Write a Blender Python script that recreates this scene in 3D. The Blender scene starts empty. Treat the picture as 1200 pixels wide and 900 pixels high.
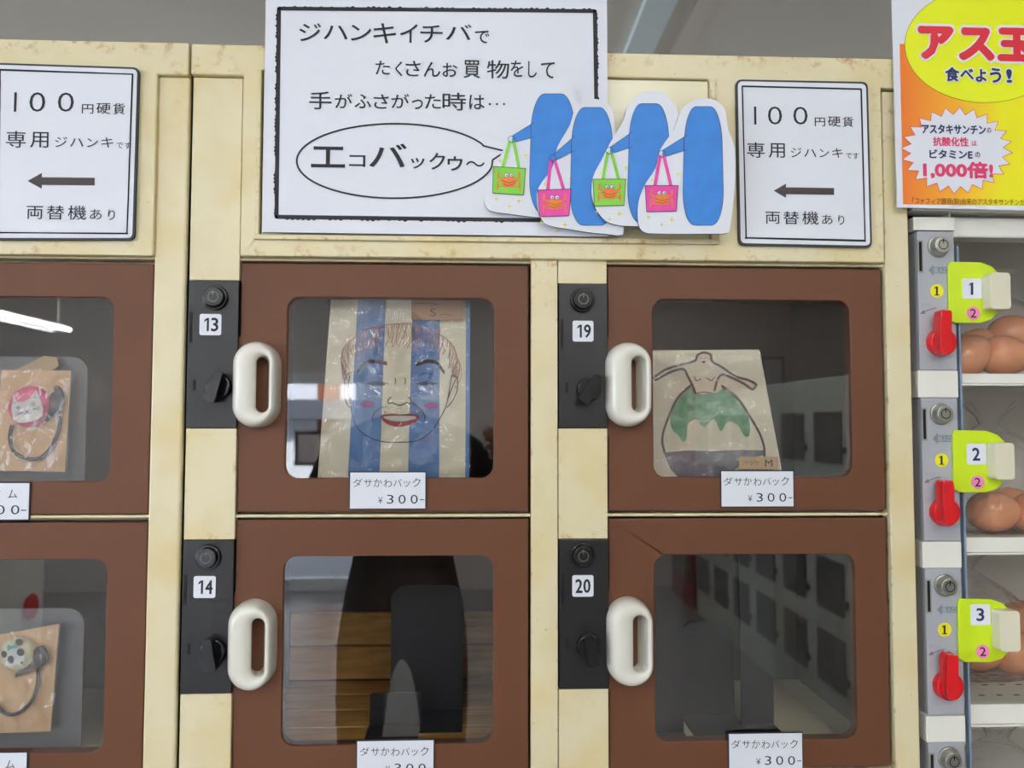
import bpy, bmesh, math, random
from mathutils import Vector, Matrix, geometry, noise
random.seed(7)
S = bpy.context.scene
COL = S.collection

# ---------------------------------------------------------------- camera
F, CY, CZ = 950.0, -0.86, 1.38
YAW, PIT, ROL = [math.radians(a) for a in (-2.4756, 2.8412, -0.0946)]
RM = Matrix.Rotation(YAW, 3, 'Z') @ Matrix.Rotation(PIT, 3, 'X') @ Matrix.Rotation(ROL, 3, 'Y')
cam = bpy.data.cameras.new('camera')
cam.sensor_width = 36; cam.lens = F / 1200 * 36
cam.clip_start = 0.02
cam.dof.use_dof = True; cam.dof.focus_distance = 0.87; cam.dof.aperture_fstop = 6.3
camo = bpy.data.objects.new('camera', cam); COL.objects.link(camo)
camo.matrix_world = Matrix.Translation((0, CY, CZ)) @ (RM @ Matrix(((1,0,0),(0,0,-1),(0,1,0)))).to_4x4()
S.camera = camo
# ---------------------------------------------------------------- sky, sun, exposure
w = bpy.data.worlds.new('sky'); S.world = w; w.use_nodes = True
w.node_tree.nodes['Background'].inputs[0].default_value = (0.72, 0.84, 1.0, 1)
w.node_tree.nodes['Background'].inputs[1].default_value = 9.0
sl = bpy.data.lights.new('sun', 'SUN'); sl.energy = 34; sl.angle = 0.01; sl.color = (1, .95, .88)
so = bpy.data.objects.new('sun', sl); COL.objects.link(so); so.rotation_euler = (math.radians(-48), 0, math.radians(18))
so.location = (0, 0, 6)
LAMP = 26.5
S.view_settings.view_transform = 'Standard'; S.view_settings.look = 'None'
S.view_settings.gamma = 1; S.view_settings.exposure = -0.2; S.view_settings.use_curve_mapping = False
S.cycles.use_denoising = True
S.cycles.max_bounces = 8; S.cycles.transparent_max_bounces = 16
S.cycles.caustics_reflective = False; S.cycles.caustics_refractive = False

# ---------------------------------------------------------------- helpers
def ray(px, py):
    return RM @ Vector(((px-600)/F, 1, -(py-450)/F))
def W(px, py, y=0.0):                      # photo pixel -> point on the plane y
    v = ray(px, py); t = (y-CY)/v.y
    return Vector((v.x*t, y, CZ+v.z*t))
def WZ(px, py, z):                         # photo pixel -> point on the plane z
    v = ray(px, py); t = (z-CZ)/v.z
    return Vector((v.x*t, CY+v.y*t, z))
def X(px, py, y=0.0): return W(px, py, y).x
def Z(px, py, y=0.0): return W(px, py, y).z
def lin(r, g, b):
    return tuple(((c/255)/12.92 if c/255 <= .04045 else (((c/255)+.055)/1.055)**2.4) for c in (r, g, b)) + (1,)

MATS = {}
def mat(name, rgb, rough=.5, metal=0, vary=0.0, vscale=8, rgb2=None, bump=0.0, bscale=60, emit=0, coat=0, spec=.5, stretch=None):
    if name in MATS: return MATS[name]
    m = bpy.data.materials.new(name); m.use_nodes = True; nt = m.node_tree; b = nt.nodes['Principled BSDF']
    c = lin(*rgb); b.inputs['Base Color'].default_value = c
    b.inputs['Roughness'].default_value = rough; b.inputs['Metallic'].default_value = metal
    b.inputs['Coat Weight'].default_value = coat; b.inputs['Specular IOR Level'].default_value = spec
    tc = nt.nodes.new('ShaderNodeTexCoord'); mp = nt.nodes.new('ShaderNodeMapping')
    nt.links.new(tc.outputs['Object'], mp.inputs[0])
    if stretch: mp.inputs['Scale'].default_value = stretch
    if vary or rgb2:
        n = nt.nodes.new('ShaderNodeTexNoise'); n.inputs['Scale'].default_value = vscale; n.inputs['Detail'].default_value = 5
        nt.links.new(mp.outputs[0], n.inputs['Vector'])
        r = nt.nodes.new('ShaderNodeValToRGB'); r.color_ramp.elements[0].position = .35; r.color_ramp.elements[1].position = .65
        c2 = lin(*rgb2) if rgb2 else tuple(min(1, v*(1+vary)) for v in c[:3]) + (1,)
        c1 = c if rgb2 else tuple(v*(1-vary) for v in c[:3]) + (1,)
        r.color_ramp.elements[0].color = c1; r.color_ramp.elements[1].color = c2
        nt.links.new(n.outputs['Fac'], r.inputs[0]); nt.links.new(r.outputs[0], b.inputs['Base Color'])
    if bump:
        n = nt.nodes.new('ShaderNodeTexNoise'); n.inputs['Scale'].default_value = bscale; n.inputs['Detail'].default_value = 3
        nt.links.new(mp.outputs[0], n.inputs['Vector'])
        bp = nt.nodes.new('ShaderNodeBump'); bp.inputs['Strength'].default_value = bump; bp.inputs['Distance'].default_value = .002
        nt.links.new(n.outputs['Fac'], bp.inputs['Height']); nt.links.new(bp.outputs[0], b.inputs['Normal'])
    if emit:
        b.inputs['Emission Color'].default_value = c; b.inputs['Emission Strength'].default_value = emit
    MATS[name] = m; return m

def cream_mat(name, rgb, rust):
    m = bpy.data.materials.new(name); m.use_nodes = True; nt = m.node_tree; N = nt.nodes.new; L = nt.links.new
    b = nt.nodes['Principled BSDF']; b.inputs['Roughness'].default_value = .38
    g = N('ShaderNodeNewGeometry'); tc = N('ShaderNodeTexCoord')
    big = N('ShaderNodeTexNoise'); big.inputs['Scale'].default_value = 14; big.inputs['Detail'].default_value = 6
    L(g.outputs['Position'], big.inputs['Vector'])
    r1 = N('ShaderNodeValToRGB'); r1.color_ramp.elements[0].position = .45; r1.color_ramp.elements[1].position = .8
    r1.color_ramp.elements[0].color = lin(*rgb); r1.color_ramp.elements[1].color = lin(rgb[0]-7, rgb[1]-16, rgb[2]-38)
    L(big.outputs['Fac'], r1.inputs[0])
    # wear along the edges of each sheet: distance to the border of the sheet from Generated coordinates
    sx = N('ShaderNodeSeparateXYZ'); L(tc.outputs['Generated'], sx.inputs[0])
    def edge(o):
        a = N('ShaderNodeMath'); a.operation = 'SUBTRACT'; a.inputs[1].default_value = .5; L(o, a.inputs[0])
        c = N('ShaderNodeMath'); c.operation = 'ABSOLUTE'; L(a.outputs[0], c.inputs[0]); return c.outputs[0]
    mx = N('ShaderNodeMath'); mx.operation = 'MAXIMUM'; L(edge(sx.outputs['X']), mx.inputs[0]); L(edge(sx.outputs['Z']), mx.inputs[1])
    er = N('ShaderNodeMapRange'); er.inputs['From Min'].default_value = .42; er.inputs['From Max'].default_value = .5; L(mx.outputs[0], er.inputs[0])
    fine = N('ShaderNodeTexNoise'); fine.inputs['Scale'].default_value = 70; fine.inputs['Detail'].default_value = 8; fine.inputs['Roughness'].default_value = .65
    L(g.outputs['Position'], fine.inputs['Vector'])
    fr = N('ShaderNodeMapRange'); fr.inputs['From Min'].default_value = .54; fr.inputs['From Max'].default_value = .72; L(fine.outputs['Fac'], fr.inputs[0])
    mu = N('ShaderNodeMath'); mu.operation = 'MULTIPLY'; L(er.outputs[0], mu.inputs[0]); L(fr.outputs[0], mu.inputs[1])
    m2 = N('ShaderNodeMath'); m2.operation = 'MULTIPLY'; m2.inputs[1].default_value = rust; m2.use_clamp = True; L(mu.outputs[0], m2.inputs[0])
    mix = N('ShaderNodeMix'); mix.data_type = 'RGBA'; L(m2.outputs[0], mix.inputs['Factor']); L(r1.outputs[0], mix.inputs['A'])
    mix.inputs['B'].default_value = lin(184, 134, 70)
    sp = N('ShaderNodeTexNoise'); sp.inputs['Scale'].default_value = 210; sp.inputs['Detail'].default_value = 4; L(g.outputs['Position'], sp.inputs['Vector'])
    sr = N('ShaderNodeMapRange'); sr.inputs['From Min'].default_value = .715; sr.inputs['From Max'].default_value = .75; L(sp.outputs['Fac'], sr.inputs[0])
    s2 = N('ShaderNodeMath'); s2.operation = 'MULTIPLY'; s2.inputs[1].default_value = .6*min(1, rust); L(sr.outputs[0], s2.inputs[0])
    mx2 = N('ShaderNodeMix'); mx2.data_type = 'RGBA'; L(s2.outputs[0], mx2.inputs['Factor']); L(mix.outputs['Result'], mx2.inputs['A'])
    mx2.inputs['B'].default_value = lin(150, 122, 88)
    L(mx2.outputs['Result'], b.inputs['Base Color'])
    return m
CREAM = cream_mat('cream_paint', (226, 214, 178), .35)
CREAM2 = cream_mat('cream_paint_worn', (226, 214, 176), 1.3)
CREAMG = mat('cream_gloss', (230, 222, 188), rough=.22, vary=.02)
BROWN = mat('brown_door_paint', (106, 66, 44), rough=.5, vary=.035, vscale=5, bump=.05, bscale=600, spec=.35)
BLACKP = mat('black_plastic', (25, 25, 28), rough=.36, bump=.04, bscale=400)
BLACKG = mat('black_gloss_plastic', (16, 16, 18), rough=.14)
DKMETAL = mat('dark_grey_steel', (36, 36, 40), rough=.4)
GREYMETAL = mat('grey_steel', (112, 114, 118), rough=.45)
CAVITY = mat('dark_cavity', (12, 11, 11), rough=.8)
WHITEPL = mat('white_plastic', (226, 222, 210), rough=.25, coat=.3)
IVORY = mat('ivory_plastic', (228, 222, 196), rough=.3, coat=.2)
PAPER = mat('white_paper', (232, 234, 243), rough=.6, vary=.01)
CARDEDGE = mat('grey_card_edge', (70, 68, 74), rough=.8)
INK = mat('black_ink', (26, 26, 36), rough=.6)
NAVY = mat('navy_ink', (38, 46, 96), rough=.5)
REDINK = mat('red_ink', (226, 44, 60), rough=.45)
PINKINK = mat('pink_ink', (224, 58, 110), rough=.45)
LGREY = mat('light_grey_metal', (172, 174, 180), rough=.4, vary=.03, vscale=20)
STEEL = mat('brushed_steel', (178, 176, 166), rough=.28, metal=.85)
REDPL = mat('red_plastic', (222, 20, 30), rough=.25, coat=.3)
LIME = mat('lime_plastic', (206, 232, 36), rough=.35)
WHITEFR = mat('white_frame_paint', (238, 236, 226), rough=.4, vary=.015)
INNER = mat('locker_inside_brown', (70, 58, 50), rough=.6, vary=.08)
INNERC = mat('locker_floor_cream', (214, 204, 172), rough=.5, vary=.04)
WOOD = mat('board_wood', (206, 158, 86), rough=.6, rgb2=(172, 122, 62), vscale=9, stretch=(2, 14, 14), bump=.1)
KRAFT = mat('kraft_card', (222, 178, 130), rough=.7, vary=.03, vscale=30)

def pane_mat(name, tint, refl, rough=0.0, bump=0, bscale=25, haze=0):
    m = bpy.data.materials.new(name); m.use_nodes = True; nt = m.node_tree; nt.nodes.clear(); N = nt.nodes.new; L = nt.links.new
    o = N('ShaderNodeOutputMaterial'); mi = N('ShaderNodeMixShader'); t = N('ShaderNodeBsdfTransparent'); gl = N('ShaderNodeBsdfGlossy')
    t.inputs[0].default_value = tint; gl.inputs['Roughness'].default_value = rough
    fr = N('ShaderNodeFresnel'); ge = N('ShaderNodeNewGeometry')       # same reflectance from both sides of the thin film
    ma = N('ShaderNodeMath'); ma.operation = 'MULTIPLY_ADD'; ma.inputs[1].default_value = -.83333; ma.inputs[2].default_value = 1.5
    L(ge.outputs['Backfacing'], ma.inputs[0]); L(ma.outputs[0], fr.inputs['IOR'])
    mu = N('ShaderNodeMath'); mu.operation = 'MULTIPLY'; mu.inputs[1].default_value = refl; mu.use_clamp = True
    L(fr.outputs[0], mu.inputs[0]); L(mu.outputs[0], mi.inputs[0]); L(t.outputs[0], mi.inputs[1]); L(gl.outputs[0], mi.inputs[2]); L(mi.outputs[0], o.inputs[0])
    if haze:
        df = N('ShaderNodeBsdfDiffuse'); df.inputs[0].default_value = (.9, .9, .9, 1); m2 = N('ShaderNodeMixShader'); m2.inputs[0].default_value = haze
        L(t.outputs[0], m2.inputs[1]); L(df.outputs[0], m2.inputs[2]); L(m2.outputs[0], mi.inputs[1])
    if bump:
        g = N('ShaderNodeNewGeometry'); n = N('ShaderNodeTexNoise'); n.inputs['Scale'].default_value = bscale; n.inputs['Detail'].default_value = 2
        n.inputs['Distortion'].default_value = .6
        L(g.outputs['Position'], n.inputs['Vector']); bp = N('ShaderNodeBump'); bp.inputs['Strength'].default_value = 1; bp.inputs['Distance'].default_value = bump
        L(n.outputs['Fac'], bp.inputs['Height']); L(bp.outputs[0], gl.inputs['Normal']); L(bp.outputs[0], fr.inputs['Normal'])
    return m
GLASS = pane_mat('acrylic_pane', (.96, .96, .96, 1), 2.0)
CLEAR = pane_mat('clear_acrylic_pane', (.97, .97, .97, 1), 1.2, .02)
SLEEVE = pane_mat('plastic_sleeve', (.99, .99, .99, 1), 1.8, .06, .010, 26, .02)
EGGBAG = pane_mat('egg_bag_plastic', (.99, .99, .99, 1), .9, .12, .010, 45, .07)

def link(name, bm, m, parent=None, smooth=False, bevel=0, kind=None):
    me = bpy.data.meshes.new(name)
    if len(bm.verts):
        c = sum((v.co for v in bm.verts), Vector()) / len(bm.verts)
        xs = [v.co for v in bm.verts]
        c = Vector([(min(v[i] for v in xs)+max(v[i] for v in xs))/2 for i in range(3)])
    else: c = Vector()
    bmesh.ops.translate(bm, verts=bm.verts, vec=-c)
    bmesh.ops.recalc_face_normals(bm, faces=bm.faces)
    bm.to_mesh(me); bm.free()
    if smooth:
        for p in me.polygons: p.use_smooth = True
    for mm in (m if isinstance(m, (list, tuple)) else [m]): me.materials.append(mm)
    o = bpy.data.objects.new(name, me); COL.objects.link(o)
    if parent is not None:
        o.parent = parent; o.location = c - WL[parent.name]
    else: o.location = c
    WL[o.name] = c
    if bevel:
        md = o.modifiers.new('bevel', 'BEVEL'); md.width = bevel; md.segments = 2; md.limit_method = 'ANGLE'; md.angle_limit = math.radians(40)
    if kind: o['kind'] = kind
    return o
WL = {}
def tag(o, label, cat, group=None):
    o['label'] = label; o['category'] = cat
    if group: o['group'] = group
    return o
def thing(name, loc, label, cat, group=None):
    o = bpy.data.objects.new(name, None); COL.objects.link(o); o.location = loc; o.empty_display_size = .05
    WL[o.name] = Vector(loc)
    return tag(o, label, cat, group)

def add_box(bm, x0, x1, y0, y1, z0, z1):
    vs = [bm.verts.new((x, y, z)) for x in (x0, x1) for y in (y0, y1) for z in (z0, z1)]
    for f in ((0,1,3,2),(4,6,7,5),(0,4,5,1),(2,3,7,6),(0,2,6,4),(1,5,7,3)): bm.faces.new([vs[i] for i in f])
    return bm
def box(name, x0, x1, y0, y1, z0, z1, m, parent=None, bevel=.0008, kind=None):
    return link(name, add_box(bmesh.new(), x0, x1, y0, y1, z0, z1), m, parent, bevel=bevel, kind=kind)
def rrect(x0, x1, z0, z1, r, n=6):
    pts = []
    for cx, cz, a0 in ((x1-r, z1-r, 0), (x0+r, z1-r, 90), (x0+r, z0+r, 180), (x1-r, z0+r, 270)):
        for i in range(n+1):
            a = math.radians(a0+90*i/n); pts.append((cx+r*math.cos(a), cz+r*math.sin(a)))
    return pts
def add_plate(bm, outer, holes, y0, y1):
    loops = [outer]+list(holes); flat = [p for l in loops for p in l]
    f = [bm.verts.new((p[0], y0, p[1])) for p in flat]; b = [bm.verts.new((p[0], y1, p[1])) for p in flat]
    tris = geometry.tessellate_polygon([[Vector((p[0], p[1], 0)) for p in l] for l in loops])
    for t in tris:
        try:
            bm.faces.new([f[i] for i in t]); bm.faces.new([b[i] for i in reversed(t)])
        except ValueError: pass
    k = 0
    for l in loops:
        n = len(l)
        for i in range(n):
            j = (i+1) % n
            bm.faces.new((f[k+i], f[k+j], b[k+j], b[k+i]))
        k += n
    return bm
def add_cyl(bm, c, r, y0, y1, n=28, r1=None, dome=0):
    r1 = r if r1 is None else r1
    A = [bm.verts.new((c[0]+r*math.cos(2*math.pi*i/n), y1, c[1]+r*math.sin(2*math.pi*i/n))) for i in range(n)]
    B = [bm.verts.new((c[0]+r1*math.cos(2*math.pi*i/n), y0, c[1]+r1*math.sin(2*math.pi*i/n))) for i in range(n)]
    for i in range(n): bm.faces.new((A[i], A[(i+1) % n], B[(i+1) % n], B[i]))
    bm.faces.new(A); bm.faces.new(B)
    return bm
def add_flat(bm, pts, y):                   # flat polygon facing the camera side
    vs = [bm.verts.new((p[0], y, p[1])) for p in pts]
    if len(pts) <= 4: bm.faces.new(vs); return bm
    for t in geometry.tessellate_polygon([[Vector((p[0], p[1], 0)) for p in pts]]):
        try: bm.faces.new([vs[i] for i in t])
        except ValueError: pass
    return bm
def add_ribbon(bm, pts, w, y, closed=False, taper=False):
    P = [Vector(p) for p in pts]
    if closed: P.append(P[0])
    n = len(P)
    for i in range(n-1):
        d = P[i+1]-P[i]
        if d.length < 1e-7: continue
        d.normalize(); q = Vector((-d.y, d.x))
        wa = w*(1-.6*abs(2*i/(n-1)-1)) if taper else w
        wb = w*(1-.6*abs(2*(i+1)/(n-1)-1)) if taper else w
        vs = [P[i]+q*wa/2, P[i+1]+q*wb/2, P[i+1]-q*wb/2, P[i]-q*wa/2]
        yy = y-(i % 3+1)*1.2e-5
        bm.faces.new([bm.verts.new((v.x, yy, v.y)) for v in vs])
    for i, p in enumerate(P):
        ww = w*(1-.6*abs(2*i/(n-1)-1)) if taper else w
        bm.faces.new([bm.verts.new((p.x+ww/2*math.cos(a*math.pi/3), y-(i % 2)*1.2e-5-5e-5, p.y+ww/2*math.sin(a*math.pi/3))) for a in range(6)])
    return bm
def smooth_path(pts, k=6, closed=False):    # Catmull-Rom
    P = [Vector(p) for p in pts]; n = len(P); out = []
    for i in range(n if closed else n-1):
        if closed: a, b, c, d = P[i-1], P[i], P[(i+1) % n], P[(i+2) % n]
        else: a, b, c, d = P[max(i-1, 0)], P[i], P[i+1], P[min(i+2, n-1)]
        for j in range(k):
            t = j/k
            out.append(.5*((2*b)+(c-a)*t+(2*a-5*b+4*c-d)*t*t+(3*b-a-3*c+d)*t**3))
    if not closed: out.append(P[-1])
    return [(p.x, p.y) for p in out]

# glyphs from Blender's own built-in font
GC = {}
def glyphs(s, off):
    if (s, off) in GC: return GC[(s, off)]
    t = bpy.data.curves.new('t', 'FONT'); t.body = s; t.size = 1; t.offset = off; t.resolution_u = 3
    o = bpy.data.objects.new('t', t); COL.objects.link(o)
    dg = bpy.context.evaluated_depsgraph_get(); me = bpy.data.meshes.new_from_object(o.evaluated_get(dg))
    vs = [tuple(v.co) for v in me.vertices]; fs = [tuple(p.vertices) for p in me.polygons]
    bpy.data.objects.remove(o); bpy.data.curves.remove(t); bpy.data.meshes.remove(me)
    GC[(s, off)] = (vs, fs); return GC[(s, off)]
def add_text(bm, s, x0, y0, x1, y1, y, off=0.0, bold=0, zf=None):
    """text filling the photo-pixel box (x0,y0)-(x1,y1) on the plane y"""
    vs, fs = glyphs(s, off)
    a = [v[0] for v in vs]; b = [v[1] for v in vs]; ax, bx, ay, by = min(a), max(a), min(b), max(b)
    f = zf or (lambda p: p)
    TL, TR, BL, BR = [W(*f(q), y) for q in ((x0, y0), (x1, y0), (x0, y1), (x1, y1))]
    L_ = (TL.x+BL.x)/2; R_ = (TR.x+BR.x)/2; T_ = (TL.z+TR.z)/2; B_ = (BL.z+BR.z)/2
    shifts = [(0, 0)] if not bold else [(bold*math.cos(k*math.pi/4), bold*math.sin(k*math.pi/4)) for k in range(8)]+[(0, 0)]
    for k, (dx, dz) in enumerate(shifts):
        V = [bm.verts.new((L_+(v[0]-ax)/(bx-ax)*(R_-L_)+dx, y-k*1.5e-5, B_+(v[1]-ay)/(by-ay)*(T_-B_)+dz)) for v in vs]
        for q in fs:
            try: bm.faces.new([V[i] for i in q])
            except ValueError: pass
    return bm
def add_one(bm, x0, y0, x1, y1, y, serif=False, w=.36):
    W_ = x1-x0; H_ = y1-y0; a = x0+W_*(1-w) if not serif else x0+W_*.32; b = x1 if not serif else x0+W_*.68
    add_flat(bm, wp([(a, y0), (b, y0), (b, y1), (a, y1)], ID, y), y)
    add_flat(bm, wp([(x0, y0+H_*.14), (a, y0), (a, y0+H_*.16), (x0, y0+H_*.26)], ID, y), y)
    if serif: add_flat(bm, wp([(x0, y1-H_*.1), (x1, y1-H_*.1), (x1, y1), (x0, y1)], ID, y), y-1.5e-5)
def zm(ox, oy, s): return lambda p: (ox+p[0]/s, oy+p[1]/s)
def wp(pts, f, y): return [(lambda v: (v.x, v.z))(W(*f(p), y)) for p in pts]
ID = lambda p: p
def circ(cx, cz, r, n=24, rz=None): return [(cx+r*math.cos(2*math.pi*i/n), cz+(rz or r)*math.sin(2*math.pi*i/n)) for i in range(n)]

# ================================================================ the room
CEILZ = 2.5
XL, XR, YB, YF = -4.6, 5.2, 3.4, -6.0
CEIL = mat('ceiling_grey', (218, 217, 210), rough=.8, vary=.03, vscale=1.2)
WALLM = mat('wall_grey', (196, 188, 182), rough=.8, vary=.03, vscale=2, stretch=(6, 6, .6))
FLOORM = mat('concrete_floor', (132, 130, 128), rough=.26, vary=.06, vscale=3)
BEAM = mat('pale_blue_beam', (216, 236, 244), rough=.5)
def struct(name, *a, m, bevel=0): return box(name, *a, m, None, bevel, 'structure')
struct('floor', XL-.1, XR+.1, YF, YB+.1, -.1, 0, m=FLOORM)
struct('ceiling', XL-.1, XR+.1, YF-.1, YB+.1, CEILZ, CEILZ+.1, m=CEIL)
wa, wb, wc, wd_ = -4.6, -1.2, .5, 2.2            # unseen opening added in the left wall to let in low daylight
bm = bmesh.new()
add_box(bm, XL-.1, XL, YF, wa, 0, CEILZ); add_box(bm, XL-.1, XL, wb, YB, 0, CEILZ); add_box(bm, XL-.1, XL, wa, wb, 0, wc); add_box(bm, XL-.1, XL, wa, wb, wd_, CEILZ)
link('wall_left', bm, WALLM, kind='structure')
bm = bmesh.new()
for k in range(4): add_box(bm, XL-.07, XL-.03, wa+k*(wb-wa)/3-.03, wa+k*(wb-wa)/3+.03, wc, wd_)
add_box(bm, XL-.07, XL-.03, wa, wb, wc, wc+.05); add_box(bm, XL-.07, XL-.03, wa, wb, wd_-.05, wd_)
link('fill_window_1', bm, mat('white_door_frame', (225, 226, 228), rough=.4), kind='structure')  # frame of the added daylight window
struct('wall_right', XR, XR+.1, YF, YB, 0, CEILZ, m=WALLM)
struct('wall_back', XL, XR, YB, YB+.1, 0, CEILZ, m=WALLM)
def MV(px, py, y): v = W(px, py, -y); return v.x, v.z     # what the plane y=0 mirrors at this pixel
dx0, _ = MV(150, 585, YF); dx1, _ = MV(424, 585, YF); _, dz1 = MV(380, 437, YF)
bm = bmesh.new()
add_box(bm, XL, dx0, YF-.1, YF, 0, CEILZ); add_box(bm, dx1, XR, YF-.1, YF, 0, CEILZ); add_box(bm, dx0, dx1, YF-.1, YF, dz1, CEILZ)
link('wall_front', bm, WALLM, kind='structure')
bm = bmesh.new()
for a, b, c, d in ((dx0, dx0+.06, 0, dz1), (dx1-.06, dx1, 0, dz1), (dx0, dx1, dz1-.09, dz1), ((dx0+dx1)/2-.03, (dx0+dx1)/2+.03, 0, dz1), (dx0, dx1, 0, .1)):
    add_box(bm, a, b, YF-.07, YF+.02, c, d)
dr = link('door_1', bm, mat('white_door_frame', (225, 226, 228), rough=.4), kind='structure')
link('door_pane', add_box(bmesh.new(), dx0+.06, dx1-.06, YF-.03, YF-.024, .1, dz1-.09), pane_mat('door_glass', (.9, .92, .95, 1), 1), dr)
# ceiling strip that runs back over the lockers
a0 = WZ(758, 0, CEILZ-.02); a1 = WZ(795, 0, CEILZ-.02)
struct('trim_1', a0.x, a1.x, -.2, YB, CEILZ-.02, CEILZ, m=BEAM)
b0 = WZ(818, 0, CEILZ-.006); b1 = WZ(842, 0, CEILZ-.006)
struct('trim_2', b0.x, b1.x, -.2, YB, CEILZ-.006, CEILZ, m=CEIL)
for i, px in enumerate((-140, 330, 1290)):
    q = WZ(px, 0, CEILZ)
    struct('trim_%d' % (i+3), q.x, q.x+.03, -.2, YB, CEILZ-.008, CEILZ, m=CEIL)

# outside, beyond the glass door
struct('pavement', -12, 7, -14, YF, -.12, -.02, m=mat('pavement', (150, 150, 150), rough=.9, vary=.06))
hs = thing('street_building', (-1.5, -9.5, 0), 'white sided building across the street seen mirrored in the glass of door 13', 'building')
box('wall', -9, 5, -9.8, -9.5, 0, 4.5, mat('siding', (232, 234, 238), rough=.8), hs)
ORW = mat('orange_brown_wood', (150, 92, 66), rough=.5)
for x in (MV(372, 500, -9.5)[0], MV(240, 500, -9.5)[0]): box('door', x, x+.27, -9.5, -9.46, 0, 2.1, ORW, hs)
for z in (2.35, 2.9): box('siding_board', -9, 5, -9.53, -9.48, z, z+.06, mat('siding_board_grey', (150, 150, 156)), hs)  # boards in a darker grey than the wall
box('awning', -9, 5, -9.5, -9.2, MV(380, 491, -9.2)[1], MV(380, 468, -9.2)[1], mat('awning_grey', (96, 98, 110), rough=.8), hs)
nx0, nz1 = MV(345, 505, YF+.05); nx1, nz0 = MV(400, 546, YF+.05)
nb = thing('notice_board', (nx0, YF+.05, nz0), 'dark framed notice hanging on the glass door, seen mirrored in door 13', 'notice')
box('board_frame', nx0, nx1, YF+.03, YF+.05, nz0, nz1, mat('dark_frame', (60, 56, 60)), nb)
box('paper', nx0+.03, nx1-.03, YF+.05, YF+.054, nz0+.03, nz1-.03, mat('pinkish_paper', (206, 190, 192)), nb, 0)

# ceiling lights, all running towards the back
TUBE = mat('lamp_tube', (250, 252, 255), emit=LAMP)
def lamp(x, y, label, l=1.2, dz=0):
    t = thing('ceiling_light', (x, y, CEILZ-.03), label, 'lamp', 'fluorescent lights on the ceiling')
    box('lamp_housing', x-.03, x+.03, y-l/2-.03, y+l/2+.03, CEILZ-.10-dz, CEILZ-.05-dz if dz else CEILZ, WHITEFR, t)
    if dz:
        for yy_ in (y-.4, y+.4): box('hanger', x-.006, x+.006, yy_-.006, yy_+.006, CEILZ-.06-dz, CEILZ, WHITEFR, t, 0)
    for s in (-.06, .06):
        bm = bmesh.new(); bmesh.ops.create_cone(bm, cap_ends=True, segments=8, radius1=.017, radius2=.017, depth=l, matrix=Matrix.Translation((x+s, y, CEILZ-.085-dz)) @ Matrix.Rotation(math.pi/2, 4, 'X'))
        link('tube', bm, TUBE, t, smooth=True)
lamp(.42, -1.5, 'twin tube fluorescent light nearest the lockers, right above the photographer')
for x, n_ in ((-2.8, 'farthest left'), (-1.9, 'second from the left'), (-1.1, 'third from the left'), (-.35, 'left of the middle'), (.42, 'in the middle'), (1.1, 'right of the middle'), (1.75, 'farthest right')):
    lamp(x, -2.88, 'added unseen twin tube fill light of the near aisle row, '+n_)  # unseen row, added for low frontal light on the lockers
    lamp(x, -4.6, 'added unseen twin tube fill light of the far aisle row, '+n_)  # second unseen row, added so more light reaches into the lockers
for x, n_ in ((-3.2, 'farthest left'), (-2.2, 'second from the left'), (-1.2, 'third from the left'), (-.3, 'left of the pale beam'), (1.0, 'right of the pale beam'), (2.0, 'second from the right'), (3.0, 'farthest right')):
    lamp(x, 2.55, 'added unseen twin tube fill light behind the lockers, '+n_)  # hidden lamps added to brighten the ceiling over the cabinets
lamp(-3.19, -5.02, 'low hung fluorescent light mirrored as a white streak in the leftmost top door', .9, .315)

# framed poster and grey machine behind the photographer, mirrored in doors 19 and 20
fx0, fz1 = MV(893, 418, YF+.03); fx1, fz0 = MV(921, 492, YF+.03)
fp = thing('framed_poster', (fx0, YF+.03, fz0), 'dark framed white poster on the wall, mirrored in door 19', 'poster')
box('poster_frame', fx0, fx1, YF+.001, YF+.02, fz0, fz1, mat('dark_frame', (60, 56, 60)), fp)
box('poster_sheet', fx0+.02, fx1-.02, YF+.02, YF+.023, fz0+.02, fz1-.02, mat('poster_sheet', (214, 214, 218)), fp, 0)
GG = mat('grey_green_paint', (158, 162, 154), rough=.4, vary=.02); WIN = mat('dark_machine_window', (78, 80, 80), rough=.15); RED_ = mat('dark_red_paint', (120, 36, 44), rough=.5)
def bank_x(name, x, y0, y1, zt, label, face, cols, rws, mt, d=.5):
    """machine standing along a side wall; face = direction of its windows in x"""
    t = thing(name, (x, (y0+y1)/2, 0), label, 'machine')
    box('body', min(x, x-face*d), max(x, x-face*d), y0, y1, 0, zt, mt, t, .004)
    for a in range(cols):
        for b in range(rws):
            w_ = (y1-y0)/cols; h_ = (zt-.25)/rws; c0 = y0+a*w_+.05; z0 = .15+b*h_+.04
            box('window', min(x, x+face*.006), max(x, x+face*.006), c0, c0+w_-.13, z0, z0+h_-.1, WIN, t, 0)
            box('knob', min(x, x+face*.02), max(x, x+face*.02), c0+w_-.115, c0+w_-.085, z0+.05, z0+.08, WIN, t, .002)
    return t
bank_x('vending_locker', 1.62, -5.1, -1.75, 1.6, 'grey green vending locker bank along the right aisle, mirrored in door 20', -1, 8, 4, GG)
bank_x('vending_locker', 1.62, -5.85, -5.2, 1.75, 'dark red machine beyond the grey green bank, mirrored in door 19', -1, 1, 3, RED_)
wm = bank_x('ice_box', -2.2, -3.4, -2.1, 1.0, 'low white machine with a red disc, mirrored in the lower left door', 1, 1, 0, WHITEFR)
bm = bmesh.new(); bmesh.ops.create_cone(bm, cap_ends=True, segments=24, radius1=.06, radius2=.06, depth=.012, matrix=Matrix.Translation((-2.19, -3.27, .48)) @ Matrix.Rotation(math.pi/2, 4, 'Y'))
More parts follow.
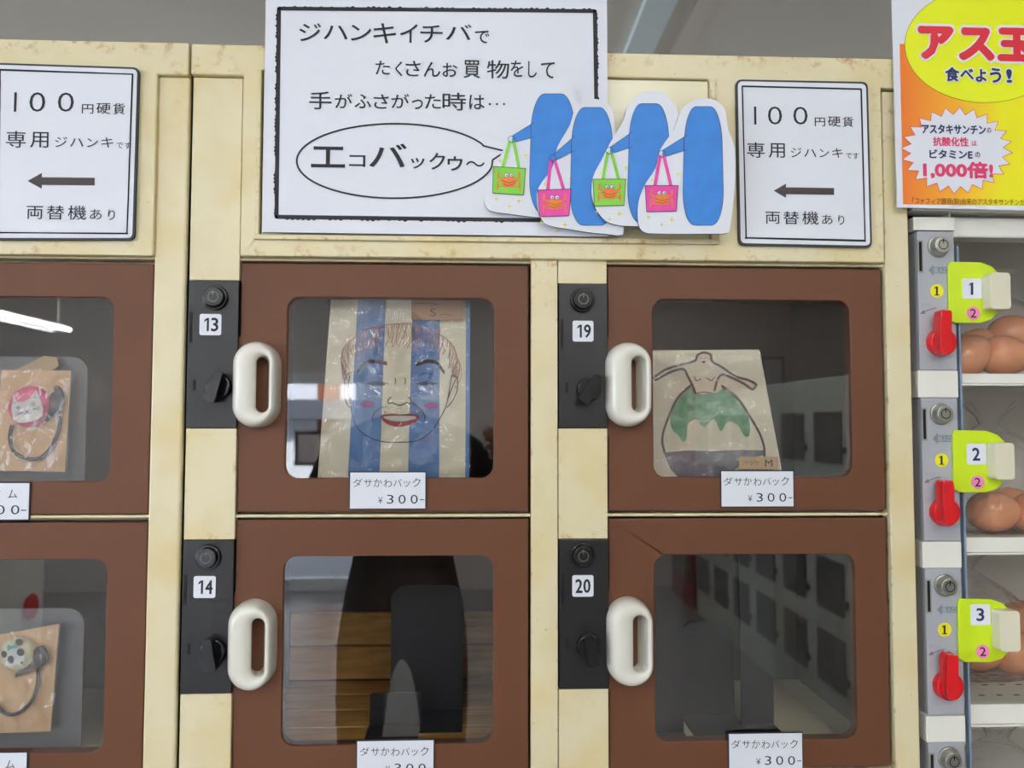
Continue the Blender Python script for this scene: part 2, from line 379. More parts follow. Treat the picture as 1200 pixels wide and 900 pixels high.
link('red_disc', bm, REDPL, wm)

# the photographer, seen only as a dark mirror image in door 14
JK = mat('black_jacket', (26, 26, 30), rough=.8); TR = mat('dark_trousers', (34, 36, 46), rough=.85); SKN = mat('skin', (206, 160, 132), rough=.5); SHO = mat('dark_shoe', (24, 22, 22), rough=.5)
def skin_mesh(name, pts, edges, root, sub=2):
    me = bpy.data.meshes.new(name); me.from_pydata([p[:3] for p in pts], edges, []); o = bpy.data.objects.new(name, me); COL.objects.link(o)
    md = o.modifiers.new('s', 'SKIN'); sv = me.skin_vertices[0].data
    for i_, p in enumerate(pts): sv[i_].radius = (p[3], p[4] if len(p) > 4 else p[3])
    for i_, v_ in enumerate(sv): v_.use_root = (i_ == root)
    m2 = o.modifiers.new('d', 'SUBSURF'); m2.levels = sub; m2.render_levels = sub
    dg = bpy.context.evaluated_depsgraph_get(); bm = bmesh.new(); bm.from_mesh(bpy.data.meshes.new_from_object(o.evaluated_get(dg)))
    bpy.data.objects.remove(o); return bm
PX_, PY_ = -.19, -1.27
pp = thing('person', (PX_, PY_, 0), 'person in a black jacket taking the photo, mirrored dimly in door 14', 'person')
V = [(0, 0, .92, .135, .10), (0, .0, 1.08, .125, .095), (0, 0, 1.24, .15, .105), (0, 0, 1.33, .12, .085), (0, .01, 1.40, .055), (0, .02, 1.45, .052),
     (.10, 0, .84, .085), (.11, .01, .48, .056), (.11, -.01, .09, .04), (.12, .10, .04, .036),
     (-.10, 0, .84, .085), (-.11, .01, .48, .056), (-.11, -.01, .09, .04), (-.13, .10, .04, .036),
     (.17, 0, 1.31, .06), (.27, .04, 1.09, .044), (.26, .26, 1.30, .032),
     (-.17, 0, 1.31, .06), (-.24, .05, 1.09, .044), (.05, .24, 1.29, .032)]
V = [(PX_+v[0], PY_+v[1])+tuple(v[2:]) for v in V]
E_ = [(0,1),(1,2),(2,3),(3,4),(4,5),(0,6),(6,7),(7,8),(8,9),(0,10),(10,11),(11,12),(12,13),(3,14),(14,15),(15,16),(3,17),(17,18),(18,19)]
bo = link('body', skin_mesh('body', V, E_, 0), [JK, TR, SHO, SKN], pp, smooth=True)
for p in bo.data.polygons:
    z_ = (p.center+WL[bo.name]).z
    p.material_index = 2 if z_ < .09 else 1 if z_ < .88 else 3 if (z_ > 1.41 and abs((p.center+WL[bo.name]).x-PX_) < .07) else 0
bm = bmesh.new(); bmesh.ops.create_uvsphere(bm, u_segments=24, v_segments=18, radius=1)
for v in bm.verts:
    c = v.co; k = 1-.22*max(0, -c.z)
    v.co = Vector((c.x*.075*k, c.y*.092*k+(.014 if abs(c.x) < .2 and -.25 < c.z < .05 and c.y > 0 else 0), c.z*.115))
for sx in (-1, 1):
    bmesh.ops.create_uvsphere(bm, u_segments=8, v_segments=6, radius=.018, matrix=Matrix.Translation((sx*.078, -.005, -.005)))
bmesh.ops.translate(bm, verts=bm.verts, vec=(PX_, PY_+.03, 1.545)); hd_ = link('head', bm, SKN, pp, smooth=True)
bm = bmesh.new(); bmesh.ops.create_uvsphere(bm, u_segments=24, v_segments=18, radius=1)
for v in bm.verts: v.co = Vector((v.co.x*.083, v.co.y*.100-.012, v.co.z*.12+.012)) if v.co.z > -.1 or v.co.y < -.2 else Vector((v.co.x*.06, v.co.y*.03-.03, v.co.z*.09))
bmesh.ops.translate(bm, verts=bm.verts, vec=(PX_, PY_+.03, 1.545)); link('hair', bm, mat('black_hair', (22, 20, 20), rough=.6), pp, smooth=True)
bm = bmesh.new()
for sx in (-.028, .028): bmesh.ops.create_uvsphere(bm, u_segments=8, v_segments=6, radius=.010, matrix=Matrix.Translation((PX_+sx, PY_+.03+.082, 1.555)))
link('eyes', bm, BLACKG, hd_)
bm = add_box(bmesh.new(), PX_-.022, PX_+.022, PY_+.107, PY_+.112, 1.492, 1.499); link('mouth', bm, mat('lip', (150, 84, 80)), hd_)
for sx, wx_, wy_, wz_ in ((1, PX_+.26, PY_+.26, 1.30), (-1, PX_+.05, PY_+.24, 1.29)):
    P_ = [(wx_, wy_, wz_, .026), (wx_-sx*.012, wy_+.045, wz_+.03, .030, .018)]; ed = [(0, 1)]
    for f_ in range(4):
        a_ = len(P_); o_ = (f_-1.5)*.018; L_ = (.8, .95, 1, .85)[f_]
        P_ += [(wx_-sx*(.018), wy_+.075, wz_+.035+o_, .0095), (wx_-sx*.035*L_, wy_+.095*L_, wz_+.04+o_, .0085), (wx_-sx*.055*L_, wy_+.085, wz_+.04+o_, .0075)]
        ed += [(1, a_), (a_, a_+1), (a_+1, a_+2)]
    a_ = len(P_); P_ += [(wx_-sx*.035, wy_+.03, wz_+.05, .011), (wx_-sx*.055, wy_+.045, wz_+.065, .009)]; ed += [(0, a_), (a_, a_+1)]
    link('hand', skin_mesh('hand', P_, ed, 0, 1), SKN, pp, smooth=True)

# ================================================================ coin lockers
ZT = Z(640, 63)                            # cabinet top
ZH = Z(640, 304, -.004)                    # lower lip of header
zA = Z(450, 304.5); zB = Z(450, 604.5); PITCH = zA-zB
rows = [zA-i*PITCH for i in range(4)]
DEP = .42
YD = .003                                  # front plane of the doors

def handle(parent, cx, cz):
    bm = bmesh.new(); n = 48; m = 12
    def stad(i, hw, hh, ox):
        k = i/(n/2); a = math.pi*(k % 1 if k < 1 else 1+(k-1)); k2 = 1 if i <= n/2-1 else -1
        a = math.pi*(i % (n//2))/(n/2-1)
        if i >= n//2: return Vector((ox-hw*math.cos(a), -(hh-hw)-hw*math.sin(a)))
        return Vector((ox+hw*math.cos(a), (hh-hw)+hw*math.sin(a)))
    prof = [(0, 0), (0, .22), (.01, .45), (.08, .72), (.22, .92), (.42, 1.0), (.68, 1.0), (.88, .95), (.99, .84), (1, .62), (1, 0)]
    rings = []
    for k, h in prof:
        ox = .0092 if h > .5 or k < .99 else .0035
        rings.append([bm.verts.new((cx+p.x, YD-h*.0245, cz+p.y)) for p in (stad(i, .0238, .0450, 0).lerp(stad(i, .0068, .0290, ox), k) for i in range(n))])
    for j in range(len(prof)-1):
        for i in range(n):
            bm.faces.new((rings[j][i], rings[j][(i+1) % n], rings[j+1][(i+1) % n], rings[j+1][i]))
    o = link('handle', bm, WHITEPL, parent, smooth=True)
    md = o.modifiers.new('smooth', 'SUBSURF'); md.levels = 1; md.render_levels = 1
    return o

def door(root, x0, x1, z0, z1, wx0, wx1, wz0, wz1, hz):
    outer = [(x0, z0), (x0, z0), (x1, z0), (x1, z1), (x0, z1)][1:]
    th = .052                                       # tab under the handle reaches left of the door
    tabl = x0-.0075
    zc0, zc1 = hz-.048, hz+.046
    outer = [(x0, z1), (x0, zc1+.006), (tabl, zc1), (tabl, zc0), (x0, zc0-.006), (x0, z0), (x1, z0), (x1, z1)]
    d = link('door', add_plate(bmesh.new(), outer, [rrect(wx0, wx1, wz0, wz1, .0135)], YD, YD+.016), BROWN, root, bevel=.0012)
    fr = rrect(wx0+.0001, wx1-.0001, wz0+.0001, wz1-.0001, .0134)
    link('window_pane', add_plate(bmesh.new(), fr, [], YD+.0030, YD+.0032), GLASS, d)
    handle(d, tabl+.0262+.0012, hz)
    return d

def lock_plate(root, x0, x1, z0, z1, num, cyl, stk, knob, kang, blade=0.0):
    yp = -.0015
    p = box('lock_plate', x0, x1, yp, yp+.012, z0, z1, BLACKP, root, .0006)
    bm = bmesh.new(); add_cyl(bm, cyl, .0135, yp-.004, yp+.001, r1=.0128); add_cyl(bm, cyl, .0112, yp-.009, yp-.004, r1=.0100)
    k = link('key_cylinder', bm, BLACKG, p, bevel=.0006)
    yr = yp-.0093
    ringm = mat('dark_worn_metal', (96, 96, 98), rough=.35, metal=.6)
    return p, yp, ringm, yr, k

def full_lock(root, x0, x1, z0, z1, num, cyl, stk, knob, ang):
    p, yp, ringm, yr, k = lock_plate(root, x0, x1, z0, z1, num, cyl, stk, knob, ang)
    bm = bmesh.new(); add_ribbon(bm, circ(cyl[0], cyl[1], .0052, 20), .0011, yr, closed=True)
    add_ribbon(bm, [(cyl[0], cyl[1]+.0022), (cyl[0], cyl[1]+.0062)], .0014, yr-.0001)
    link('key_ring_mark', bm, ringm, p)
    # number sticker
    if num:
        hw = .0112
        s = link('number_sticker', add_plate(bmesh.new(), rrect(stk[0]-hw, stk[0]+hw, stk[1]-hw, stk[1]+hw, .0022, 4), [], yp-.0006, yp), PAPER, p)
        bm = bmesh.new()
        for k, ch in enumerate(num):
            cx_ = stk[0]+(-.0042, .0042)[k]+(.0004 if num[0] == '1' else 0); w2 = .0034; h2 = .0069; yn = yp-.0009
            if ch == '1':
                add_flat(bm, [(cx_+.0002, stk[1]+h2), (cx_+.0024, stk[1]+h2), (cx_+.0024, stk[1]-h2), (cx_+.0002, stk[1]-h2)], yn)
                add_flat(bm, [(cx_+.0002, stk[1]+h2), (cx_+.0002, stk[1]+h2-.0024), (cx_-.0024, stk[1]+h2-.0044), (cx_-.0024, stk[1]+h2-.0022)], yn)
            else:
                vs, fs = glyphs(ch, 0); a = [v[0] for v in vs]; b = [v[1] for v in vs]
                for q_, (dx, dz) in enumerate([(0, 0)]+[(.0004*math.cos(t_), .0004*math.sin(t_)) for t_ in (0, 1.57, 3.14, 4.71)]):
                    V = [bm.verts.new((cx_-w2+(v[0]-min(a))/(max(a)-min(a))*w2*2+dx, yn-q_*1.5e-5, stk[1]-h2+(v[1]-min(b))/(max(b)-min(b))*h2*2+dz)) for v in vs]
                    for q in fs: bm.faces.new([V[i] for i in q])
        link('number', bm, INK, p)
    # coin slot on the left edge and little return window
    cz = stk[1]-.002
    bm = add_box(bmesh.new(), x0+.0015, x0+.0045, yp-.0004, yp+.003, cz-.016, cz+.015)
    link('coin_slot', bm, CAVITY, p)
    bm = add_plate(bmesh.new(), rrect(x0+.0065, x0+.0095, knob[1]-.004, knob[1]+.0075, .0008, 3), [], yp-.0004, yp+.001)
    link('return_window', bm, CAVITY, p)
    # turning knob: disc with a paddle blade
    bm = bmesh.new(); add_cyl(bm, knob, .0135, yp-.007, yp, r1=.0125)
    kb = link('turn_knob', bm, BLACKG, p, bevel=.001)
    c, s = math.cos(ang), math.sin(ang)
    prof = smooth_path([(-.0165, -.0042), (-.013, -.0062), (0, -.0052), (.012, -.0046), (.0155, -.003), (.0155, .003), (.012, .0046), (0, .0052), (-.013, .0062), (-.0165, .0042)], 3, True)
    pts = [(knob[0]+a*c-b*s, knob[1]+a*s+b*c) for a, b in prof]
    link('knob_blade', add_plate(bmesh.new(), pts, [], yp-.020, yp-.006), BLACKG, p, bevel=.0022)
    return p

def edge_x(px309, py=309, y=0): return X(px309, py, y)

def cabinet(root, colx, lockx, postx, x0, x1, specs, locks, filler=True, hx=None):
    """carcass + doors; colx = door column ranges, specs = doors, locks = lock plates"""
    zb = rows[3]
    box('side_panel', x0, x0+.004, .004, DEP, 0, ZT, CREAM, root)
    box('side_panel', x1-.004, x1, .004, DEP, 0, ZT, CREAM, root)
    box('back_panel', x0, x1, DEP-.003, DEP, 0, ZT, INNER, root, 0)
    box('top_panel', x0, x1, .004, DEP, ZT-.004, ZT, CREAM, root)
    box('lower_panel', x0+.004, x1-.004, 0, .01, .0, zb-.012, CREAM2, root)
    for a, b in colx:
        box('inner_side', a-.004, a-.001, .02, .26, zb, rows[0], INNER, root, 0)
        box('inner_side', b+.001, b+.004, .02, .26, zb, rows[0], INNER, root, 0)
        box('inner_back', a-.001, b+.001, .257, .26, zb, rows[0], INNER, root, 0)
        for i, r in enumerate(rows):
            box('shelf_floor', a-.001, b+.001, .02, .257, r+.012, r+.016, INNERC, root, 0)
            box('divider_strip', a-.002, b+.003, .0035, .0215, r-.0016, r+.0012, CREAM2, root, .0004)
            box('shelf_lip', a-.001, b+.001, .021, .024, r-.006, r+.018, INNERC, root, .0003)
    for s in specs: door(root, *s)
    for s in locks: full_lock(root, *s)

# ----- centre cabinet
bx0 = X(221, 310); bx1 = X(1064.5, 305)
c1 = (X(282, 309), X(619.5, 309)); c2 = (X(712.5, 310), X(1033.5, 314))
B = thing('coin_locker', ((bx0+bx1)/2, .2, 0), 'cream coin locker with brown doors 13, 14, 19 and 20 in the centre', 'locker')
G = .0040
def row_z(i): return rows[i+1]+G, rows[i]-G-.0002
wz = {0: (Z(450, 560.5, YD), Z(450, 349, YD)), 1: (Z(450, 873, YD), Z(450, 651.5, YD))}
wz2 = {0: (Z(880, 559.5, YD), Z(880, 351.5, YD)), 1: (Z(890, 867.5, YD), Z(890, 649.5, YD))}
wz[2] = (wz[1][0]-PITCH, wz[1][1]-PITCH); wz2[2] = (wz2[1][0]-PITCH, wz2[1][1]-PITCH)
w13 = (X(335.6, 450, YD), X(578.5, 450, YD)); w19 = (X(765.5, 450, YD), X(997.5, 450, YD))
hz = [Z(303, 450, -.02), Z(300, 760, -.02)]; hz.append(hz[1]-PITCH)
hz2 = [Z(740, 450, -.02), Z(742, 756, -.02)]; hz2.append(hz2[1]-PITCH)
specs = []
for i in range(3):
    z0, z1 = row_z(i)
    specs.append((c1[0], c1[1], z0, z1, w13[0], w13[1], wz[i][0], wz[i][1], hz[i]))
    specs.append((c2[0], c2[1], z0, z1, w19[0], w19[1], wz2[i][0], wz2[i][1], hz2[i]))
def P2(px, py, y=0): v = W(px, py, y); return (v.x, v.z)
la = (X(222, 330), X(280.5, 330)); lb = (X(655, 340), X(711.5, 340))
locks = [
 (la[0], la[1], Z(248, 501.5), Z(250, 329), '13', P2(250.5, 348, -.008), P2(247.3, 380.6), P2(255, 453, -.008), math.radians(72)),
 (la[0], la[1], Z(240, 812.6), Z(245, 633), '14', P2(242.0, 654, -.008), P2(240.5, 687.5), P2(248.5, 764, -.008), math.radians(96)),
 (lb[0], lb[1], Z(683, 501.5), Z(683, 333), '19', P2(683.4, 350.8, -.008), P2(683, 388.3), P2(691, 456, -.008), math.radians(60)),
 (lb[0], lb[1], Z(684, 807), Z(684, 632), '20', P2(683.5, 651.5, -.008), P2(682.8, 686.2), P2(691, 758, -.008), math.radians(100))]
cabinet(B, [c1, c2], None, None, bx0, bx1, specs, locks)
# columns and fillers
def filler(root, xa, xb, za, zb_, m=CREAM): return box('filler_panel', xa, xb, 0, .012, za, zb_, m, root, .0007)
lft = (bx0+.001, X(280.5, 320)); ctr = (X(654, 320), X(711, 320))
colT = Z(250, 91)
ZL = [[(l[2], l[3]) for l in locks[:2]], [(l[2], l[3]) for l in locks[2:]]]
g = .0005
filler(B, lft[0], lft[1], ZL[0][0][1]+g, colT); filler(B, lft[0], lft[1], ZL[0][1][1]+g, ZL[0][0][0]-g, CREAM2); filler(B, lft[0], lft[1], rows[3], ZL[0][1][0]-g)
filler(B, ctr[0], ctr[1], ZL[1][0][1]+g, Z(680, 304)); filler(B, ctr[0], ctr[1], ZL[1][1][1]+g, ZL[1][0][0]-g, CREAM2); filler(B, ctr[0], ctr[1], rows[3], ZL[1][1][0]-g)
box('centre_post', X(622.3, 320), X(653.2, 320), -.001, .015, rows[3], Z(640, 303), CREAM2, B, .0008)
box('corner_column', X(1037, 320), bx1, -.001, .015, rows[3], Z(1050, 108), CREAM2, B, .0012)
# header: full-width top band + centre field, with the sign holder recessed in it
hx0, hx1 = X(283, 200, -.006), X(1035, 210, -.006)
rx0, rx1, rz0, rz1 = X(305, 200, -.006), X(833, 200, -.006), Z(600, 279.5, -.006), Z(780, 91.5, -.006)
yH = -.006
outer = [(bx0, ZT), (bx0, colT+.001), (hx0, colT+.001), (hx0, ZH), (hx1, ZH), (hx1, Z(1040, 106)), (bx1, Z(1040, 106)), (bx1, ZT)]
link('header_panel', add_plate(bmesh.new(), outer, [rrect(rx0, rx1, rz0, rz1, .002, 2)], yH, .012), CREAM2, B, bevel=.0018)
box('sign_holder', rx0+.001, rx1-.001, yH+.004, yH+.009, rz0+.001, rz1-.001, CREAMG, B, .0005)
bm = bmesh.new()
add_box(bm, rx0-.004, rx1+.006, yH-.004, yH, rz0-.0045, rz0+.0008); add_box(bm, rx1, rx1+.006, yH-.0022, yH, rz0, rz1); add_box(bm, rx0-.004, rx0, yH-.0022, yH, rz0, rz1)
link('sign_rail', bm, CREAM2, B, bevel=.0008)

# ----- left cabinet
ax1 = X(218, 310); aw = bx1-bx0
A_c = (X(179, 309)-(c1[1]-c1[0]), X(179, 309)); ax0 = A_c[0]-.06
Aroot = thing('coin_locker', ((ax0+ax1)/2, .2, 0), 'cream coin locker with brown doors cut by the left edge of the photo', 'locker')
wA = (A_c[1]-(X(579, 450)-X(335.6, 450))-(X(179, 309)-X(132.6, 352)), X(131.2, 450, YD))
specs = []
for i in range(3):
    z0, z1 = row_z(i); specs.append((A_c[0], A_c[1], z0-.002, z1-.002, wA[0], wA[1], wz[i][0]-.003, wz[i][1]-.002, hz[i]))
lkA = []
for i, l in enumerate(locks[:2]):
    dxx = ax0+.002-l[0]
    lkA.append((l[0]+dxx, l[1]+dxx, l[2], l[3], None, (l[5][0]+dxx, l[5][1]), (l[6][0]+dxx, l[6][1]), (l[7][0]+dxx, l[7][1]), l[8]))
cabinet(Aroot, [A_c], None, None, ax0, ax1, specs, lkA)
box('corner_column', X(180.5, 320), ax1, -.001, .015, rows[3], Z(200, 90), CREAM, Aroot, .0025)
la2 = (ax0+.001, A_c[0]-.0015)
for a, b in ((locks[0][3], colT), (locks[1][3], locks[0][2]), (rows[3], locks[1][2])): filler(Aroot, la2[0], la2[1], a+g, b-g)
hA = X(181.5, 200, yH)
outer = [(ax0, ZT+.001), (ax0, Z(100, 299, yH)), (hA, Z(100, 299, yH)), (hA, Z(200, 90)), (ax1, Z(200, 90)), (ax1, ZT+.001)]
link('header_panel', add_plate(bmesh.new(), outer, [], yH, .012), CREAM2, Aroot, bevel=.0018)

# ================================================================ signs on the header
def paper_board(name, label, cat, poly_px, y, thick, f=ID, m=PAPER, edge=None, loc=None):
    pts = wp(poly_px, f, y)
    cx = sum(p[0] for p in pts)/len(pts); cz = min(p[1] for p in pts)
    t = thing(name, (cx, y+thick, cz), label, cat)
    bm = add_plate(bmesh.new(), pts, [], y, y+thick)
    o = link('board', bm, [m, edge or m], t)
    if edge:
        for p in o.data.polygons:
            if abs(p.normal.y) < .5: p.material_index = 1
    return t

# big notice
z3 = zm(300, 0, 3.0)
SG = paper_board('paper_sign', 'large white sign with black ragged border and oval speech balloon above doors 13 and 19', 'sign',
                 [(312, -26), (711, -22), (713, 277.5), (307, 272)], -.0125, .0022, edge=CARDEDGE)
bm = bmesh.new(); y = -.0128
brd = [(327, 10), (697, 13), (701, 259), (324, 254)]
def ragged(bm, quad, w, y, amp, n=60):
    for k in range(4):
        a = Vector(quad[k]); b = Vector(quad[(k+1) % 4]); pts = []
        for i in range(n+1):
            q = a.lerp(b, i/n); pts.append((q.x, q.y))
        P_ = wp(pts, ID, y); add_ribbon(bm, P_, w, y)
        for i in range(1, n):                         # uneven outer edge
            d = (Vector(P_[i+1 if i < n else i])-Vector(P_[i-1])).normalized(); q = Vector((-d.y, d.x))
            c = Vector(P_[i])+q*w*.42
            add_flat(bm, [tuple(c-d*w*.8), tuple(c+d*w*.8), tuple(c+q*amp*random.random())], y)
ragged(bm, brd, .0042, y, .0022)
link('border', bm, INK, SG)
bm = bmesh.new(); T = .0
def tx(s, x0, y0, x1, y1, off=-.01, bold=0): add_text(bm, s, x0, y0, x1, y1, y, off, bold, z3)
y = -.0130
SL = (('ジ', 152, 82, 228, 145), ('ハ', 238, 90, 322, 138), ('ン', 333, 88, 405, 143), ('キ', 413, 82, 492, 152), ('イ', 507, 84, 568, 150), ('チ', 578, 88, 656, 150), ('バ', 668, 86, 758, 140), ('で', 770, 108, 820, 152),
        ('た', 420, 214, 470, 262), ('く', 490, 216, 514, 268), ('さ', 526, 214, 578, 268), ('ん', 590, 218, 648, 270), ('お', 656, 222, 708, 270), ('買', 730, 212, 788, 274), ('物', 812, 212, 890, 276),
        ('手', 187, 322, 265, 384), ('が', 278, 330, 338, 380), ('ふ', 347, 332, 404, 380), ('さ', 414, 332, 466, 382), ('が', 476, 330, 538, 380), ('っ', 548, 350, 586, 384), ('た', 594, 332, 650, 382), ('時', 656, 326, 738, 388), ('は', 750, 334, 803, 384))
for lo, hi in ((0, 200), (200, 300), (300, 400)):
    bm = bmesh.new()
    for ch, a, b, c, d in SL:
        if lo <= b < hi: tx(ch, a, b, c, d, 0, .00012)
    if lo == 200:
        for ch, a, b, c, d in (('を', 598.5, 71, 613, 90), ('し', 619, 72, 629, 91), ('て', 634, 73, 650, 92)):
            add_text(bm, ch, a, b, c, d, y, 0, .00012)
    if lo < 300: link('lettering', bm, INK, SG)
for k in range(3): add_flat(bm, wp(circ(822+25*k, 366, 4, 10), z3, y), y)
link('lettering', bm, INK, SG)
bm = bmesh.new()
for ch, a, b, c, d, bo in (('エ', 195, 516, 312, 588, .0004), ('コ', 328, 546, 384, 586, .0002), ('バ', 400, 506, 528, 586, .0005), ('ッ', 545, 556, 592, 592, .0002), ('ク', 610, 538, 664, 596, .0002), ('ゥ', 674, 550, 726, 600, .0002), ('〜', 738, 566, 804, 586, 0)):
    add_text(bm, ch, a, b, c, d, y, 0, bo, z3)
link('balloon_lettering', bm, INK, SG)
bm = bmesh.new()
el = [(488+345*math.cos(math.radians(a)), 566+131*math.sin(math.radians(a))) for a in range(8, 338, 6)]
el = el+[(800, 513), (878, 532), (832, 562), (829, 584)]
add_ribbon(bm, wp(el, z3, y), .0019, y, closed=True)
link('speech_balloon', bm, INK, SG)

# the two 100-coin signs
def coin_sign(quad, label, R, tf):
    yS = -.0105
    def inset(d):
        (a, b), (c_, d_), (e, f_), (g_, h) = quad
        return [(a+d, b+d), (c_-d, d_+d), (e-d, f_-d), (g_+d, h-d)]
    t = thing('coin_sign', tuple(W(*quad[3], yS)), label, 'sign')
    def rounded(q, r):
        out = []
        n = 4
        for i in range(n):
            p = Vector(q[i]); a = Vector(q[i-1]); b = Vector(q[(i+1) % n])
            for k in range(5):
                s = k/4; p1 = p+(a-p).normalized()*r; p2 = p+(b-p).normalized()*r
                out.append(tuple((1-s)**2*p1+2*s*(1-s)*p+s*s*p2))
        return out
    link('board', add_plate(bmesh.new(), wp(rounded(quad, 7), ID, yS), [], yS, yS+.0042), mat('sign_rim', (52, 56, 62), rough=.6), t)
    q1 = inset(2.2)
    link('sheet', add_plate(bmesh.new(), wp(rounded(q1, 6), ID, yS-.0004), [], yS-.0004, yS), PAPER, t)
    bm = bmesh.new(); yy = yS-.0007
    q2 = inset(8)
    for k in range(4):
        a = Vector(q2[k]); b = Vector(q2[(k+1) % 4])
        for off in ((0, 0), (1.4, 1.1)):
            a2 = a+Vector((random.uniform(-.5, .5)+off[0]*.4, random.uniform(-.5, .5)+off[1]*.4)); b2 = b+Vector((random.uniform(-1, .5), random.uniform(-.8, .8)))
            add_ribbon(bm, wp([tuple(a2.lerp(b2, s/8)) for s in range(9)], ID, yy), .0013, yy)
    link('border', bm, NAVY if False else INK, t)
    for sub in (R[:6], R[6:14], R[14:]):
        bm = bmesh.new()
        for s, x0, y0, x1, y1, o, bo in sub:
            add_text(bm, s, x0, y0, x1, y1, yy, o, max(bo, .00013), tf)
        link('lettering', bm, INK, t)
    return t, yy
z4 = zm(820, 60, 3.4615)
R1 = [('1', 221, 225, 229, 297, 0, 0), ('0', 277, 225, 333, 297, -.014, 0), ('0', 380, 226, 437, 297, -.014, 0), ('円', 467, 270, 508, 304, -.006, 0), ('硬', 520, 266, 570, 305, -.006, 0), ('貨', 580, 266, 622, 307, -.006, 0),
      ('専', 192, 370, 263, 432, -.004, .0001), ('用', 280, 374, 345, 432, -.004, .0001), ('ジ', 370, 392, 412, 430, -.008, 0), ('ハ', 424, 398, 472, 428, -.008, 0), ('ン', 486, 398, 524, 430, -.008, 0), ('キ', 538, 394, 580, 432, -.008, 0),
      ('で', 593, 414, 616, 434, -.012, 0), ('す', 622, 413, 644, 437, -.012, 0), ('両', 267, 652, 325, 700, -.004, .0001), ('替', 340, 650, 402, 702, -.004, .0001), ('機', 416, 650, 482, 703, -.004, .0001), ('あ', 496, 664, 538, 702, -.008, 0), ('り', 562, 666, 586, 704, -.008, 0)]
t, yy = coin_sign([(862.5, 93), (1017, 96), (1022, 290), (866, 287)], 'white sign with black left arrow beside the poster on the right', R1, z4)
link('arrow', add_flat(bmesh.new(), wp([(300, 566), (350, 537), (350, 552), (545, 555), (545, 583), (350, 580), (350, 595)], z4, yy), yy), mat('dark_brown_ink', (62, 50, 52)), t)
z1_ = zm(0, 0, 3.0)
def remap(r):                                # same lettering, at the place of the left sign
    s, x0, y0, x1, y1, o, bo = r
    f = lambda x, y: ((x-216)*(.957*.906)+44.0, (y-225)*(.945*.915)+325)
    return (s, *f(x0, y0), *f(x1, y1), o, bo)
fx = lambda x: 45+(x-216)*.969; fy = lambda yy_: 325+(yy_-225)*.936
R2 = [(s, fx(a), fy(b), fx(c_), fy(d), o, bo) for s, a, b, c_, d, o, bo in R1]
t, yy = coin_sign([(-8, 73.5), (163, 79), (157, 281), (-10, 281)], 'white sign with black left arrow at the left edge of the photo', R2, z1_)
link('arrow', add_flat(bmesh.new(), wp([(97, 636), (147, 608), (147, 623), (333, 625), (333, 652), (147, 650), (147, 664)], z1_, yy), yy), mat('dark_brown_ink', (62, 50, 52)), t)

# cut-out cards with tote bags (the character on them is left out: a plain blue shape stands in)
zc = zm(560, 80, 3.75)
BLUE = mat('blue_marker', (38, 128, 216), rough=.5, vary=.06, vscale=60)
MAG = mat('magenta_marker', (232, 62, 168), rough=.5, vary=.05, vscale=60)
GRN = mat('green_marker', (128, 208, 60), rough=.5, vary=.05, vscale=60)
ORG = mat('orange_marker', (236, 122, 36), rough=.5)
YEL = mat('yellow_marker', (240, 226, 70), rough=.5)
cuts = [
 ([(300,62),(250,95),(205,170),(165,250),(110,360),(45,500),(28,560),(32,600),(60,628),(140,640),(230,652),(300,655),(420,640),(440,300),(435,140),(400,75),(350,55)], (330, 112, 640, 215), [(68,432),(210,440),(200,557),(65,548)], (148, 312), GRN, 'green crab tote, leftmost of the four'),
 ([(480,142),(430,168),(404,250),(350,345),(325,440),(266,525),(260,600),(278,660),(310,690),(390,705),(480,720),(560,728),(625,733),(642,700),(640,500),(615,400),(600,250),(592,185),(560,150),(520,135)], (502, 172, 690, 200), [(263,535),(410,530),(400,648),(272,652)], (328, 395), MAG, 'pink crab tote, second from the left'),
 ([(760,98),(700,118),(655,170),(640,230),(580,330),(545,400),(505,480),(500,560),(520,620),(560,670),(620,690),(700,694),(860,690),(880,400),(880,200),(855,150),(820,110)], (752, 155, 680, 195), [(507,487),(650,487),(642,603),(512,605)], (578, 362), GRN, 'green crab tote, third from the left'),
 ([(985,133),(930,150),(890,190),(860,270),(800,360),(780,440),(735,510),(705,590),(705,680),(730,720),(800,727),(900,728),(1000,727),(1090,725),(1110,690),(1130,500),(1128,350),(1100,270),(1085,180),(1040,140)], (990, 168, 690, 185), [(735,515),(880,515),(872,628),(742,630)], (808, 376), MAG, 'pink crab tote, rightmost of the four')]
